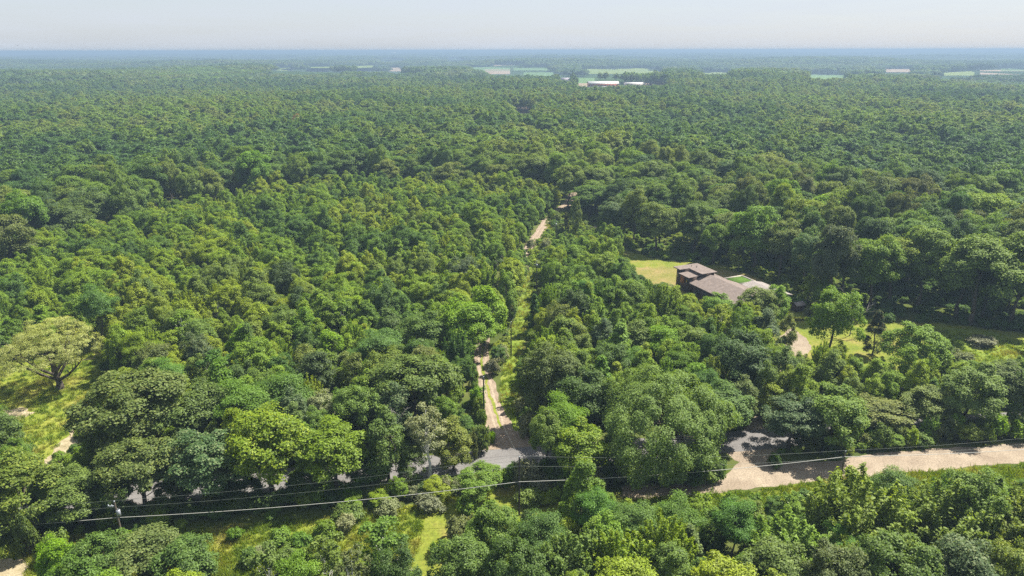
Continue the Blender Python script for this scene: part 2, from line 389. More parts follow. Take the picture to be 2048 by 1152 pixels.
for k, off in enumerate((-1.0, 0.9)):             # sealed joints along the asphalt
    P = [g(x, y) for x, y in ROAD_C]
    ribbon('tar_line', [(p[0], p[1] + off) for p in P], [0.10] * len(P), M_tar, 0.035, 0.02, seed=22 + k, px=False)

# ------------------------------------------------------------------ far fields
FIELDS = [
    ([(556, 134), (583, 134), (583, 139), (556, 139)], 'y'), ([(618, 133), (655, 131), (657, 137), (620, 137)], 'y'),
    ([(712, 132), (743, 131), (744, 136), (712, 137)], 'y'), ([(763, 118), (806, 119), (806, 122), (763, 122)], 'g'),
    ([(895, 118), (924, 119), (924, 122), (895, 122)], 'g'), ([(780, 136), (806, 137), (806, 141), (780, 140)], 't'),
    ([(935, 135), (1017, 135), (1017, 141), (985, 141)], 'g'), ([(972, 140), (1017, 140), (1015, 147), (985, 146)], 't'),
    ([(1030, 135), (1094, 135), (1094, 140), (1050, 140)], 'g'), ([(1050, 146), (1100, 147), (1103, 154), (1060, 152)], 'g'),
    ([(990, 130), (1040, 130), (1040, 133), (990, 133)], 't'),
    ([(1172, 140), (1275, 138), (1306, 144), (1300, 147), (1240, 146), (1190, 144)], 'y'),
    ([(1155, 160), (1186, 158), (1186, 168), (1155, 170)], 'g'), ([(1155, 168), (1182, 169), (1180, 174), (1156, 174)], 't'),
    ([(1620, 151), (1660, 152), (1702, 158), (1640, 160), (1618, 158)], 'g'), ([(1408, 147), (1453, 146), (1453, 150), (1408, 150)], 'y'),
    ([(1770, 141), (1819, 140), (1818, 145), (1772, 145)], 't'), ([(1890, 148), (1945, 146), (1945, 151), (1890, 152)], 'y'),
    ([(2004, 140), (2080, 140), (2080, 143), (2004, 143)], 'g'), ([(1962, 143), (2080, 144), (2080, 150), (2020, 149), (1965, 145)], 't'),
    ([(1655, 110), (1825, 110), (1825, 112), (1655, 112)], 't'), ([(1030, 216), (1046, 222), (1064, 224), (1060, 229), (1035, 228)], 't'),
    ([(1270, 168), (1330, 167), (1330, 172), (1270, 173)], 't')]
MF = {'y': ground_material('field_ripe_green', (0.10, 0.15, 0.03), (0.13, 0.175, 0.035), (0.16, 0.19, 0.045), 0.01, 0.2, 0.1),
      'g': ground_material('field_crop_green', (0.07, 0.135, 0.045), (0.085, 0.15, 0.05), (0.10, 0.165, 0.055), 0.01, 0.2, 0.1),
      't': ground_material('field_bare_tan', (0.20, 0.15, 0.10), (0.24, 0.185, 0.13), (0.27, 0.21, 0.145), 0.01, 0.2, 0.1)}
FN = {'y': 'field', 'g': 'field', 't': 'bare_field'}
def terr_hit(px, py):
    x, y = g(px, py)
    for _ in range(6):
        z = float(terrain(x, y)); x, y = g(px, py, z)
    return x, y, z
for poly, c in FIELDS:
    # subdivide the quad/outline as a grid draped over the land
    xs = [p[0] for p in poly]; ys = [p[1] for p in poly]
    nx, ny = 14, 8; V = []; Q = []
    gx = np.linspace(min(xs) - 3, max(xs) + 3, nx); gy = np.linspace(min(ys) - .8, max(ys) + 1.6, ny)
    for b_ in gy:
        for a_ in gx:
            x, y, z = terr_hit(a_, b_); V.append((x, y, z + 0.6))
    for r_ in range(ny - 1):
        for c_ in range(nx - 1):
            i0 = r_ * nx + c_; Q.append((i0, i0 + nx, i0 + nx + 1, i0 + 1))
    tag(obj(FN[c], nmesh('field', np.array(V), np.array(Q), [MF[c]])), kind='structure')

# ------------------------------------------------------------------ tree makers
def leaves(cent, rc, dirs_bias, n_per, leaf, rs, squash=0.7, inner=0.6, up=0.75, droop=0.0, crown_c=None, w_=0.62, nr_=0.6):
    """leaf blades scattered over the shells of foliage clumps"""
    m = len(cent); n = int(m * n_per)
    ci = rs.integers(0, m, n)
    d = rs.normal(size=(n, 3)); d[:, 2] += dirs_bias
    if crown_c is not None:
        o = cent[ci] - crown_c; o /= (np.linalg.norm(o, axis=1, keepdims=True) + 1e-9); d += o * 0.9
    d /= np.linalg.norm(d, axis=1, keepdims=True)
    r = rc[ci] * (inner + (1 - inner) * rs.random(n) ** 0.6) * (1 + 0.18 * rs.normal(size=n).clip(-1.5, 2))
    p = cent[ci] + d * r[:, None] * np.array([1, 1, squash]); p[:, 2] -= droop * rs.random(n) * rc[ci]
    nr = d * 0.8 + rs.normal(size=(n, 3)) * nr_; nr[:, 2] += up
    if crown_c is not None: nr += o * (1.5 if nr_ < .5 else .5)
    nr /= np.linalg.norm(nr, axis=1, keepdims=True)
    return blades(p, nr, leaf * (0.65 + 0.7 * rs.random(n)), rs, w_), np.clip(0.5 + 0.22 * rs.normal(size=n) + 0.25 * (rs.random(m)[ci] - 0.5), 0, 1)
def blades(p, nr, ln, rs, w_=0.62):
    n = len(p)
    a = rs.normal(size=(n, 3)); a -= nr * (a * nr).sum(1, keepdims=True); a /= np.linalg.norm(a, axis=1, keepdims=True)
    b = np.cross(nr, a); L = ln[:, None]
    V = np.stack([p - a * L * .5, p + b * L * w_ * .5 + nr * L * .12, p + a * L * .5, p - b * L * w_ * .5 + nr * L * .12], 1).reshape(-1, 3)
    Q = np.arange(n * 4, dtype=np.int32).reshape(-1, 4)
    return V, Q

def wood(trunk_h, r0, targets, rs, top=None, n=6, lean=0.03, start=(0.3, 0.8), limb_r=0.3):
    """tapered trunk with limbs reaching the foliage clumps"""
    k = 6; top = top or trunk_h
    w1 = rs.normal(size=2) * lean * trunk_h
    path = [(w1[0] * (i / (k - 1)) ** 1.5 + .02 * trunk_h * math.sin(i * 1.7) * (i > 0), w1[1] * (i / (k - 1)) ** 1.5, top * i / (k - 1)) for i in range(k)]
    path = np.array(path); path[0, 2] = -0.3
    rad = [r0 * 1.35] + [r0 * (1 - 0.82 * i / (k - 1)) for i in range(1, k)]
    parts = [tube(path, rad, n)]
    for t_ in targets:
        f = start[0] + (start[1] - start[0]) * rs.random()
        f = min(f, max(0.15, (t_[2] * 0.8) / top)); i = f * (k - 1); i0 = int(i)
        s = path[i0] + (path[min(i0 + 1, k - 1)] - path[i0]) * (i - i0)
        mid = s * .45 + np.asarray(t_) * .55; mid[2] += 0.04 * trunk_h * rs.normal() - .03 * trunk_h
        parts.append(tube([s, mid, t_], [r0 * limb_r * (1.1 - f), r0 * limb_r * .55 * (1.1 - f), 0.03], 4))
    return join(parts)

def shape(kind, H, Rr, rs):
    """clump centres, clump radii, crown centre for a kind of crown"""
    def shell(n, zc, rz, rxy, lo=-0.35, rad=(0.72, 0.98)):
        d = rs.normal(size=(n * 3, 3)); d /= np.linalg.norm(d, axis=1, keepdims=True); d = d[d[:, 2] > lo][:n]
        # lobed outline: a few low-frequency bulges
        az = np.arctan2(d[:, 1], d[:, 0]); ph = rs.random(3) * 6
        lobe = 1 + 0.13 * np.sin(2 * az + ph[0]) + 0.10 * np.sin(3 * az + ph[1]) + 0.07 * np.sin(5 * az + 4 * d[:, 2] + ph[2])
        q = rad[0] + (rad[1] - rad[0]) * rs.random(len(d))
        c = d * (q * lobe)[:, None] * np.array([rxy, rxy, rz]); c[:, 2] += zc
        return c
    if kind == 'dome':
        c = shell(70, .60 * H, .38 * H, Rr * .88, -0.45); c2 = shell(18, .55 * H, .28 * H, Rr * .5, -0.5)
        c = np.concatenate([c, c2]); rc = Rr * (0.17 + 0.12 * rs.random(len(c))); cc = (0, 0, .45 * H)
    elif kind == 'oval':
        c = shell(60, .52 * H, .46 * H, Rr * .85, -0.8); f = (c[:, 2] / H - .1).clip(0, 1)
        s = np.interp(f, [0, .25, .5, .8, 1], [.75, 1.05, 1.0, .62, .35]); c[:, :2] *= s[:, None]
        rc = Rr * (0.22 + 0.13 * rs.random(len(c))); cc = (0, 0, .4 * H)
    elif kind == 'soft':
        c = shell(38, .62 * H, .34 * H, Rr * .85, -0.4, (0.45, 0.98)); rc = Rr * (0.26 + 0.16 * rs.random(len(c))); cc = (0, 0, .4 * H)
    elif kind == 'cone':
        n = 70; f = rs.random(n) ** 0.8; az = rs.random(n) * 6.283; rr = Rr * np.interp(f, [0, .2, 1], [.75, 1, .08]) * (0.6 + .35 * rs.random(n))
        c = np.stack([rr * np.cos(az), rr * np.sin(az), H * (.16 + .8 * f)], 1); rc = Rr * (0.26 + .14 * rs.random(n)) * np.interp(f, [0, 1], [1.1, .6]); cc = (0, 0, .2 * H)
    elif kind == 'shrub':
        c = shell(34, .30 * H, .60 * H, Rr * .8, -0.25, (0.5, .98)); rc = Rr * (0.25 + .15 * rs.random(len(c))); cc = (0, 0, 0.)
    elif kind == 'sparse':
        c = shell(42, .64 * H, .34 * H, Rr * .9, -0.8, (0.35, 1.0)); rc = Rr * (0.18 + .12 * rs.random(len(c))); cc = (0, 0, .4 * H)
    elif kind == 'spread':
        c = shell(170, .52 * H, .46 * H, Rr * .93, 0.0, (0.8, 1.0)); c2 = shell(60, .50 * H, .34 * H, Rr * .8, -0.05, (0.5, 1))
        c = np.concatenate([c, c2]); rc = Rr * (0.085 + .06 * rs.random(len(c))); cc = (0, 0, .2 * H)
    elif kind == 'bigoak':
        c = shell(210, .55 * H, .43 * H, Rr * .92, -0.55, (0.80, 1.0)); c2 = shell(40, .5 * H, .3 * H, Rr * .6, -0.5)
        c = np.concatenate([c, c2]); rc = Rr * (0.085 + .055 * rs.random(len(c))); cc = (0, 0, .4 * H)
    return c, rc, np.array(cc)
def make_tree(kind, H, Rr, n_leaf, leaf, seed, n_limb=12):
    rs = np.random.default_rng(seed)
    if kind == 'shoot':
        # upright leafy shoots fanning out of the crown
        n = 75; az = rs.random(n) * 6.283; el = np.arccos(1 - rs.random(n) * 0.75)
        d = np.stack([np.sin(el) * np.cos(az), np.sin(el) * np.sin(az), np.cos(el)], 1)
        tip = d * np.array([Rr, Rr, .66 * H]) * (0.72 + .28 * rs.random((n, 1))); tip[:, 2] = tip[:, 2] * 1.0 + .34 * H
        dirn = d * np.array([.8, .8, 1.0]); dirn[:, 2] += .75; dirn /= np.linalg.norm(dirn, axis=1, keepdims=True)
        L = Rr * (0.55 + .3 * rs.random(n)); m = n_leaf; ci = rs.integers(0, n, m); t_ = rs.random(m)
        p = tip[ci] - dirn[ci] * (L[ci] * t_)[:, None] + rs.normal(size=(m, 3)) * (0.05 + .10 * t_ + .12 * (t_ > .75))[:, None] * Rr * 0.42
        nr = rs.normal(size=(m, 3)) * .6 + d[ci] * .5; nr[:, 2] += .5; nr /= np.linalg.norm(nr, axis=1, keepdims=True)
        V, Q = blades(p, nr, leaf * (.7 + .7 * rs.random(m)), rs, .5)
        k_ = H / np.percentile(V[:, 2], 99.7); V[:, 2] *= k_; V[:, :2] *= Rr / np.percentile(np.hypot(V[:, 0], V[:, 1]), 99)
        ti = np.clip(.62 - .3 * t_ + .2 * rs.normal(size=m), 0, 1)
        W = wood(H, .022 * H, (tip - dirn * L[:, None])[:16], rs, top=.7 * H)
        return (V, Q, ti), W
    c, rc, cc = shape(kind, H, Rr, rs)
    sq = {'soft': .42, 'spread': .42, 'dome': .8, 'oval': 1.0, 'bigoak': .8}.get(kind, .8)
    inner = {'sparse': .3, 'soft': .35, 'bigoak': .72}.get(kind, .55)
    (V, Q), ti = leaves(c, rc, 0.35, n_leaf / len(c), leaf, rs, sq, inner, crown_c=cc, w_=.5 if kind in ('soft', 'spread') else .66, nr_=.4 if n_leaf < 5000 and kind == 'dome' else .6)
    V[:, :2] *= Rr / np.percentile(np.hypot(V[:, 0], V[:, 1]), 99.3); V[:, 2] *= H / np.percentile(V[:, 2], 99.6)
    V[:, 2] = np.maximum(V[:, 2], 0.08)
    if kind == 'shrub':
        W = join([tube([(0, 0, -.1), c[i] * .5, c[i]], [.07, .05, .02], 4) for i in range(6)])
    else:
        tg = c[rs.permutation(len(c))[:n_limb]] * np.array([.9, .9, 1]); tg[:, 2] -= .03 * H
        r0 = {'dome': .020, 'oval': .014, 'spread': .045, 'bigoak': .035, 'sparse': .022, 'cone': .016}.get(kind, .016) * H
        st = {'spread': (.12, .45), 'cone': (.2, .8)}.get(kind, (.25, .85))
        W = wood(H, r0, tg, rs, top={'spread': .45, 'sparse': .9, 'cone': .92}.get(kind, .8) * H, start=st, limb_r=.55 if kind == 'spread' else (.45 if kind == 'sparse' else .32), n=8 if kind in ('spread', 'bigoak') else 6)
    return (V, Q, ti), W

class Proto:
    def __init__(s, kind, H, Rr, n, leaf, seed, limbs=12, bark=None):
        s.kind, s.H, s.R = kind, H, Rr
        (V, Q, ti), (WV, WQ) = make_tree(kind, H, Rr, n, leaf, seed, limbs)
        s.leafd, s.woodd = (V, Q, ti), (WV, WQ); s.bark = bark or M_bark
        s.crown = nmesh('crown', V, Q, [M_young], tint=ti); s.trunk = nmesh('trunk', WV, WQ, [s.bark], smooth_=True)
    def merged(s, lm):
        V, Q, ti = s.leafd; WV, WQ = s.woodd
        return nmesh('tree', np.concatenate([V, WV]), np.concatenate([Q, WQ + len(V)]), [lm, s.bark],
                     mi=np.concatenate([np.zeros(len(Q)), np.ones(len(WQ))]), tint=np.concatenate([ti, np.full(len(WQ), .5)]))
P = {
    'dome': [Proto('dome', 20, 7.0, 27000, .40, 100 + i) for i in range(4)],
    'oval': [Proto('oval', 11, 2.9, 12000, .25, 200 + i) for i in range(5)],
    'soft': [Proto('soft', 11, 4.0, 14000, .24, 300 + i) for i in range(2)],
    'round': [Proto('dome', 11, 3.8, 18000, .245, 400 + i) for i in range(4)],
    'shoot': [Proto('shoot', 10, 4.2, 17000, .26, 500 + i) for i in range(3)],
    'shrub': [Proto('shrub', 2.6, 1.9, 2600, .26, 600 + i) for i in range(3)],
    'sparse': [Proto('sparse', 13, 3.4, 4200, .34, 700 + i, 26, M_white_bark) for i in range(2)],
    'cone': [Proto('cone', 9.5, 2.2, 7000, .30, 800)],
}

# ------------------------------------------------------------------ stuff by geometry nodes
def instancer(name, pts, idx, rot, scl, protos):
    c = D.collections.new(name + '_kinds')
    for i, me in enumerate(protos):
        c.objects.link(D.objects.new('kind_%s_%02d' % (name, i), me))
    me = D.meshes.new(name); me.vertices.add(len(pts)); me.vertices.foreach_set('co', np.asarray(pts, np.float32).ravel())
    a = me.attributes.new('kind_index', 'INT', 'POINT'); a.data.foreach_set('value', np.asarray(idx, np.int32))
    a = me.attributes.new('turn', 'FLOAT_VECTOR', 'POINT'); a.data.foreach_set('vector', np.asarray(rot, np.float32).ravel())
    a = me.attributes.new('size', 'FLOAT_VECTOR', 'POINT'); a.data.foreach_set('vector', np.asarray(scl, np.float32).ravel())
    o = obj(name, me); tag(o, kind='stuff')
    ng = D.node_groups.new(name, 'GeometryNodeTree')
    ng.interface.new_socket('Geometry', in_out='INPUT', socket_type='NodeSocketGeometry')
    ng.interface.new_socket('Geometry', in_out='OUTPUT', socket_type='NodeSocketGeometry')
    gi = ng.nodes.new('NodeGroupInput'); go = ng.nodes.new('NodeGroupOutput')
    iop = ng.nodes.new('GeometryNodeInstanceOnPoints'); ci = ng.nodes.new('GeometryNodeCollectionInfo')
    ci.inputs['Collection'].default_value = c; ci.inputs['Separate Children'].default_value = True; ci.inputs['Reset Children'].default_value = True
    iop.inputs['Pick Instance'].default_value = True
    def attr(nm, typ):
        n = ng.nodes.new('GeometryNodeInputNamedAttribute'); n.data_type = typ; n.inputs['Name'].default_value = nm
        return n.outputs[0]
    L = ng.links.new
    L(gi.outputs[0], iop.inputs['Points']); L(ci.outputs[0], iop.inputs['Instance'])
    L(attr('kind_index', 'INT'), iop.inputs['Instance Index']); L(attr('turn', 'FLOAT_VECTOR'), iop.inputs['Rotation'])
    L(attr('size', 'FLOAT_VECTOR'), iop.inputs['Scale']); L(iop.outputs[0], go.inputs[0])
    md = o.modifiers.new('scatter', 'NODES'); md.node_group = ng
    return o

# ------------------------------------------------------------------ where trees may not hide what the photograph shows
KEEP = [
    [(1028, 915), (1044, 915), (1044, 1005), (1028, 1005)], [(222, 1000), (246, 1000), (250, 1052), (228, 1052)], [(1669, 905), (1681, 905), (1681, 930), (1669, 930)],
    [(961, 752), (973, 752), (973, 830), (961, 830)], [(1016, 643), (1026, 643), (1026, 700), (1016, 700)], [(1068, 522), (1077, 522), (1077, 568), (1068, 568)], [(1107, 442), (1115, 442), (1115, 470), (1107, 470)],
    # outlines on the photograph that stay open to view
    [(956, 690), (975, 690), (985, 770), (1030, 840), (1052, 868), (1040, 895), (1036, 942), (985, 942), (962, 900), (974, 870), (966, 820), (955, 760)],
    [(1006, 860), (1004, 760), (1022, 690), (1042, 640), (1046, 600), (1062, 560), (1078, 560), (1068, 620), (1048, 680), (1040, 760), (1024, 850)],
    [(1068, 490), (1080, 455), (1104, 422), (1138, 412), (1150, 450), (1110, 475), (1085, 500), (1065, 510)],
    [(1112, 455), (1184, 450), (1184, 462), (1112, 468)],
    [(0, 740), (120, 715), (208, 705), (195, 755), (165, 845), (150, 870), (105, 930), (88, 925), (45, 880), (20, 830), (0, 800)],
    [(415, 1060), (640, 1042), (820, 1015), (930, 1008), (930, 1060), (850, 1110), (840, 1152), (780, 1060), (600, 1060), (500, 1100), (480, 1152), (425, 1152)],
    [(0, 1082), (150, 1078), (150, 1100), (60, 1120), (60, 1152), (0, 1152)],
    [(960, 945), (1030, 940), (1030, 1005), (1000, 1010), (965, 985)], [(1050, 1000), (1120, 1000), (1120, 1024), (1050, 1030)],
    [(1345, 525), (1395, 520), (1440, 535), (1500, 550), (1525, 570), (1520, 592), (1455, 588), (1400, 596), (1355, 575)],
    [(1285, 535), (1345, 538), (1345, 560), (1295, 558)], [(1430, 533), (1500, 545), (1570, 565), (1545, 575), (1500, 556)],
    [(1240, 500), (1300, 522), (1280, 535)],
    [(1582, 655), (1612, 675), (1615, 697), (1590, 705), (1572, 690)], [(1580, 600), (1612, 606), (1615, 640), (1580, 645)],
    [(1700, 640), (1722, 640), (1728, 690), (1740, 705), (1760, 705), (1772, 655), (1790, 660), (1790, 700), (1755, 712), (1715, 700)],
    [(1795, 655), (1870, 660), (1960, 668), (2048, 685), (2048, 702), (2010, 718), (1930, 722), (1880, 712), (1840, 690)], [(1540, 560), (1600, 592), (1590, 606), (1530, 590)],
    [(1438, 900), (1480, 872), (1505, 872), (1540, 905), (1640, 925), (1640, 968), (1500, 985), (1390, 978), (1330, 980), (1440, 950)],
    [(1700, 928), (1860, 905), (2048, 893), (2048, 930), (1950, 942), (1840, 952), (1700, 950)],
    [(1255, 968), (1330, 962), (1325, 990), (1250, 992)],
]
KEEP_FAR = [f[0] for f in FIELDS] + [[(1174, 160), (1240, 160), (1240, 174), (1174, 176)], [(1240, 164), (1290, 163), (1290, 171), (1240, 172)], [(1120, 154), (1140, 154), (1140, 163), (1120, 163)]]
ROAD_KEEP = [g(*p) for p in ROAD_C]; TRACK_KEEP = [g(*p) for p in TRACK_C]
CF = {'spread': (.62, .38), 'dome': (.58, .42), 'oval': (.53, .47), 'shoot': (.58, .42), 'cone': (.55, .45), 'soft': (.64, .36), 'sparse': (.62, .38), 'shrub': (.5, .5), 'round': (.58, .42), 'bigoak': (.55, .45)}
def outline(x, y, z0, H, Rr, kind='dome'):
    """the crown's ellipse on the photograph: centre and half axes"""
    c0, hf = CF.get(kind, (.58, .42)); zc = z0 + H * c0
    u, v = proj(x, y, zc); dep = y * cP - (zc - CAM_H) * sP; k = F_PX / dep
    th = np.arctan2(CAM_H - zc, np.hypot(x, y))
    return u, v, k * Rr, k * np.sqrt((Rr * np.sin(th)) ** 2 + (H * hf * np.cos(th)) ** 2)
def solve_h(x, y, ty, Rr, kind):
    lo, hi = .3, 32.0
    for _ in range(24):
        m = (lo + hi) / 2; u, v, a, b = outline(x, y, 0.0, m, Rr, kind)
        if v - b > ty: lo = m
        else: hi = m
    return m
def covers(x, y, z0, H, Rr, polys, q=0.8):
    """does the crown of a tree at x, y hide part of an outline?"""
    x = np.asarray(x); y = np.asarray(y); bad = np.zeros(x.shape, bool)
    u, v, a, b = outline(x, y, z0, H, Rr)
    for f, n in ((0, 1), (.35, 6), (.7, 10), (1.0, 16)):
        for k in range(n):
            t_ = 2 * math.pi * k / n + .3
            for pl in polys: bad |= inpoly(u + a * q * f * math.cos(t_), v + b * q * f * math.sin(t_), pl)
    return bad
def near_line(x, y, pts, dist):
    m = np.zeros(np.shape(x), bool)
    for (ax, ay), (bx, by) in zip(pts[:-1], pts[1:]):
        dx, dy = bx - ax, by - ay; L2 = dx * dx + dy * dy
        t_ = np.clip(((x - ax) * dx + (y - ay) * dy) / L2, 0, 1)
        m |= np.hypot(x - ax - t_ * dx, y - ay - t_ * dy) < dist
    return m
EDGE = [(-800, 640), (0, 545), (200, 492), (400, 436), (560, 402), (700, 388), (850, 388), (1000, 396), (1100, 402), (1118, 418), (1150, 425), (1165, 472), (1230, 500), (1300, 516), (1450, 530), (1560, 574), (1640, 622), (1720, 642), (1850, 642), (2048, 668), (2700, 735)]
EX = np.array([e[0] for e in EDGE]); EY = np.array([e[1] for e in EDGE])
LANE = [(1235, 992), (1330, 972), (1436, 955), (1470, 925), (1438, 900), (1436, 890), (1534, 884), (1565, 900), (1535, 922), (1640, 921), (1780, 901), (2048, 884), (2500, 855), (2500, 905), (2048, 930), (1850, 950), (1700, 960), (1560, 976), (1400, 994)]
GROUND_OPEN = [CLEAR_LEFT, LANE_GRASS, YARD, LANE, [(1585, 652), (1618, 680), (1628, 700), (1600, 735), (1560, 745), (1560, 700)]]

# --- trees read off the photograph one by one: kind, x of base, top row, base row, crown width in px, tone
HAND = [
    ('round', 230, 945, 1028, 100, 'dark green'), ('round', 352, 950, 1010, 90, 'mid green'), ('round', 482, 942, 998, 100, 'dark green'), ('round', 612, 926, 986, 100, 'mid green'),
    ('round', 735, 905, 978, 90, 'dark green'), ('oval', 822, 896, 974, 64, 'mid green'), ('round', 110, 945, 1048, 100, 'mid green'),
    ('round', 1225, 868, 962, 90, 'dark green'),
    ('round', 60, 905, 1062, 190, 'yellow-green'), ('round', 165, 930, 1052, 150, 'bright green'), ('round', 292, 872, 1020, 180, 'yellow-green'),
    ('round', 425, 850, 1008, 190, 'blue-green'), ('round', 548, 815, 992, 180, 'yellow-green'), ('round', 672, 836, 982, 156, 'mid green'),
    ('oval', 775, 815, 962, 110, 'mid green'), ('oval', 905, 835, 940, 90, 'olive green'), ('round', 958, 925, 1000, 110, 'bright green'),
    ('dome', 285, 735, 925, 205, 'olive green'), ('round', 392, 765, 900, 170, 'mid green'), ('soft', 498, 755, 892, 140, 'feathery'),
    ('soft', 572, 742, 872, 130, 'feathery'), ('round', 645, 784, 878, 90, 'silvery green'), ('round', 830, 705, 850, 190, 'mid green'),
    ('round', 720, 770, 890, 110, 'bright green'), ('oval', 640, 700, 820, 100, 'dark green'), ('soft', 760, 655, 770, 120, 'feathery'),
    ('oval', 968, 570, 690, 100, 'bright green'), ('round', 930, 600, 720, 130, 'bright green'), ('round', 845, 620, 730, 120, 'mid green'),
    ('round', 1090, 822, 955, 92, 'bright green'), ('round', 1150, 840, 970, 150, 'yellow-green'), ('soft', 1120, 790, 930, 110, 'feathery'),
    ('dome', 1100, 690, 850, 120, 'mid green'), ('round', 1160, 740, 880, 130, 'dark green'), ('round', 1440, 765, 880, 130, 'mid green'),
    ('dome', 1577, 790, 898, 138, 'blue-green'), ('round', 1655, 772, 902, 150, 'yellow-green'), ('round', 1755, 792, 864, 130, 'olive green'),
    ('round', 1845, 768, 856, 125, 'bright green'), ('round', 1925, 726, 858, 150, 'bright green'), ('round', 1990, 722, 838, 110, 'mid green'), ('round', 2045, 738, 850, 120, 'mid green'),
    ('round', 1655, 578, 725, 110, 'yellow-green'), ('round', 1820, 645, 758, 130, 'bright green'), ('oval', 1566, 628, 706, 50, 'olive green'),
    ('oval', 1545, 568, 655, 70, 'bright green'), ('dome', 1735, 472, 618, 120, 'mid green'), ('oval', 1960, 515, 640, 70, 'bright green'),
    ('round', 1470, 665, 800, 150, 'dark green'), ('round', 1380, 650, 760, 120, 'mid green'), ('soft', 1330, 648, 745, 120, 'feathery'),
    ('oval', 1265, 640, 740, 90, 'mid green'), ('shoot', 1090, 680, 800, 110, 'bright green'),
    ('shoot', 1690, 928, 1130, 220, 'bright green'), ('shoot', 1865, 958, 1140, 190, 'bright green'), ('round', 1915, 938, 1125, 140, 'mid green'),
    ('shoot', 2030, 968, 1150, 190, 'yellow-green'), ('shoot', 1565, 1022, 1180, 180, 'bright green'), ('soft', 1345, 990, 1116, 110, 'feathery'),
    ('soft', 1185, 975, 1100, 100, 'feathery'), ('soft', 1265, 1000, 1130, 120, 'feathery'), ('soft', 1460, 1000, 1130, 110, 'feathery'),
    ('shoot', 1150, 1055, 1210, 170, 'bright green'), ('shoot', 1235, 1060, 1230, 170, 'yellow-green'), ('soft', 1080, 1020, 1150, 120, 'feathery'),
    ('round', 985, 998, 1140, 140, 'mid green'), ('round', 925, 1070, 1215, 140, 'mid green'), ('round', 1030, 1080, 1250, 150, 'dark green'),
    ('round', 1430, 1112, 1290, 170, 'olive green'), ('round', 1330, 1080, 1240, 140, 'mid green'), ('round', 1530, 1085, 1250, 160, 'mid green'),
    ('round', 1640, 1085, 1270, 150, 'olive green'), ('round', 1760, 1065, 1260, 190, 'mid green'), ('round', 1890, 1080, 1260, 160, 'blue-green'),
    ('round', 2000, 1090, 1280, 160, 'yellow-green'), ('round', 2090, 1000, 1190, 150, 'bright green'), ('soft', 1770, 940, 1060, 110, 'feathery'),
    ('round', 292, 1056, 1196, 170, 'olive green'), ('round', 225, 1060, 1205, 150, 'mid green'), ('round', 385, 1075, 1215, 130, 'mid green'),
    ('sparse', 555, 1085, 1250, 100, 'mid green'), ('sparse', 655, 1078, 1240, 110, 'mid green'), ('sparse', 770, 1035, 1195, 120, 'mid green'),
    ('sparse', 715, 1105, 1280, 100, 'olive green'), ('round', 130, 1075, 1195, 90, 'bright green'), ('round', 800, 1095, 1270, 110, 'dark green'),
    ('round', 15, 815, 955, 110, 'mid green'), ('round', -45, 880, 1040, 130, 'bright green'), ('round', 255, 655, 735, 100, 'bright green'),
    ('dome', 30, 430, 560, 110, 'olive green'), ('round', 1325, 566, 628, 60, 'mid green'), ('round', 1430, 588, 660, 80, 'bright green'),
    ('round', 1503, 574, 662, 84, 'olive green'), ('cone', 1068, 588, 668, 36, 'dark green'), ('cone', 1085, 770, 860, 60, 'olive green'),
    ('oval', 1150, 398, 470, 28, 'yellow-green'), ('round', 1255, 560, 655, 80, 'bright green'), ('round', 1205, 505, 590, 70, 'bright green'),
    ('cone', 1130, 425, 470, 18, 'olive green'),
]
trees = []      # dicts
def add_tree(kind, x, y, z0, H, Rr, tone, hand=False):
    trees.append(dict(kind=kind, x=x, y=y, z=z0, H=H, R=Rr, tone=tone, hand=hand))
for kind, bx, ty, by, wpx, tone in HAND:
    x, y = g(bx, by); dep = y * cP + 60 * sP; r_ = wpx / 2 * dep / F_PX; H = min(max(solve_h(x, y, ty, r_, kind), 2.6), 24)
    add_tree(kind, x, y, 0.0, H, r_, tone, True)
hx = np.array([t['x'] for t in trees]); hy = np.array([t['y'] for t in trees]); hr = np.array([t['R'] for t in trees])
SPECIAL = [(g(118, 775), 10.5), (g(1322, 925), 14.0), (g(860, 952), 3.0), (g(1742, 712), 3.5)]

rs = np.random.default_rng(11)
def scatter(spacing, r0, r1, margin=20):
    ymax = r1; n = int(ymax / spacing) + 2
    ys = np.arange(max(0, r0 * 0.55), r1, spacing * .87); out = []
    for k, yy in enumerate(ys):
        half = yy * 0.80 + margin
        xs = np.arange(-half, half, spacing) + (k % 2) * spacing / 2
        out.append(np.stack([xs, np.full(len(xs), yy)], 1))
    p = np.concatenate(out); p += rs.uniform(-.42, .42, p.shape) * spacing
    r = np.hypot(p[:, 0], p[:, 1]); return p[(r > r0) & (r < r1)]
def near_open(p):
    u, v = proj(p[:, 0], p[:, 1], np.zeros(len(p))); bad = np.zeros(len(p), bool)
    for pl in GROUND_OPEN: bad |= inpoly(u, v, pl)
    bad |= inpoly(u, v, STRIP_L)
    bad |= near_line(p[:, 0], p[:, 1], ROAD_KEEP, 4.6) | near_line(p[:, 0], p[:, 1], TRACK_KEEP, 2.6) | near_line(p[:, 0], p[:, 1], TRACK_KEEP[:4], 4.6)
    for (sx, sy), rr in SPECIAL: bad |= np.hypot(p[:, 0] - sx, p[:, 1] - sy) < rr
    return bad, u, v
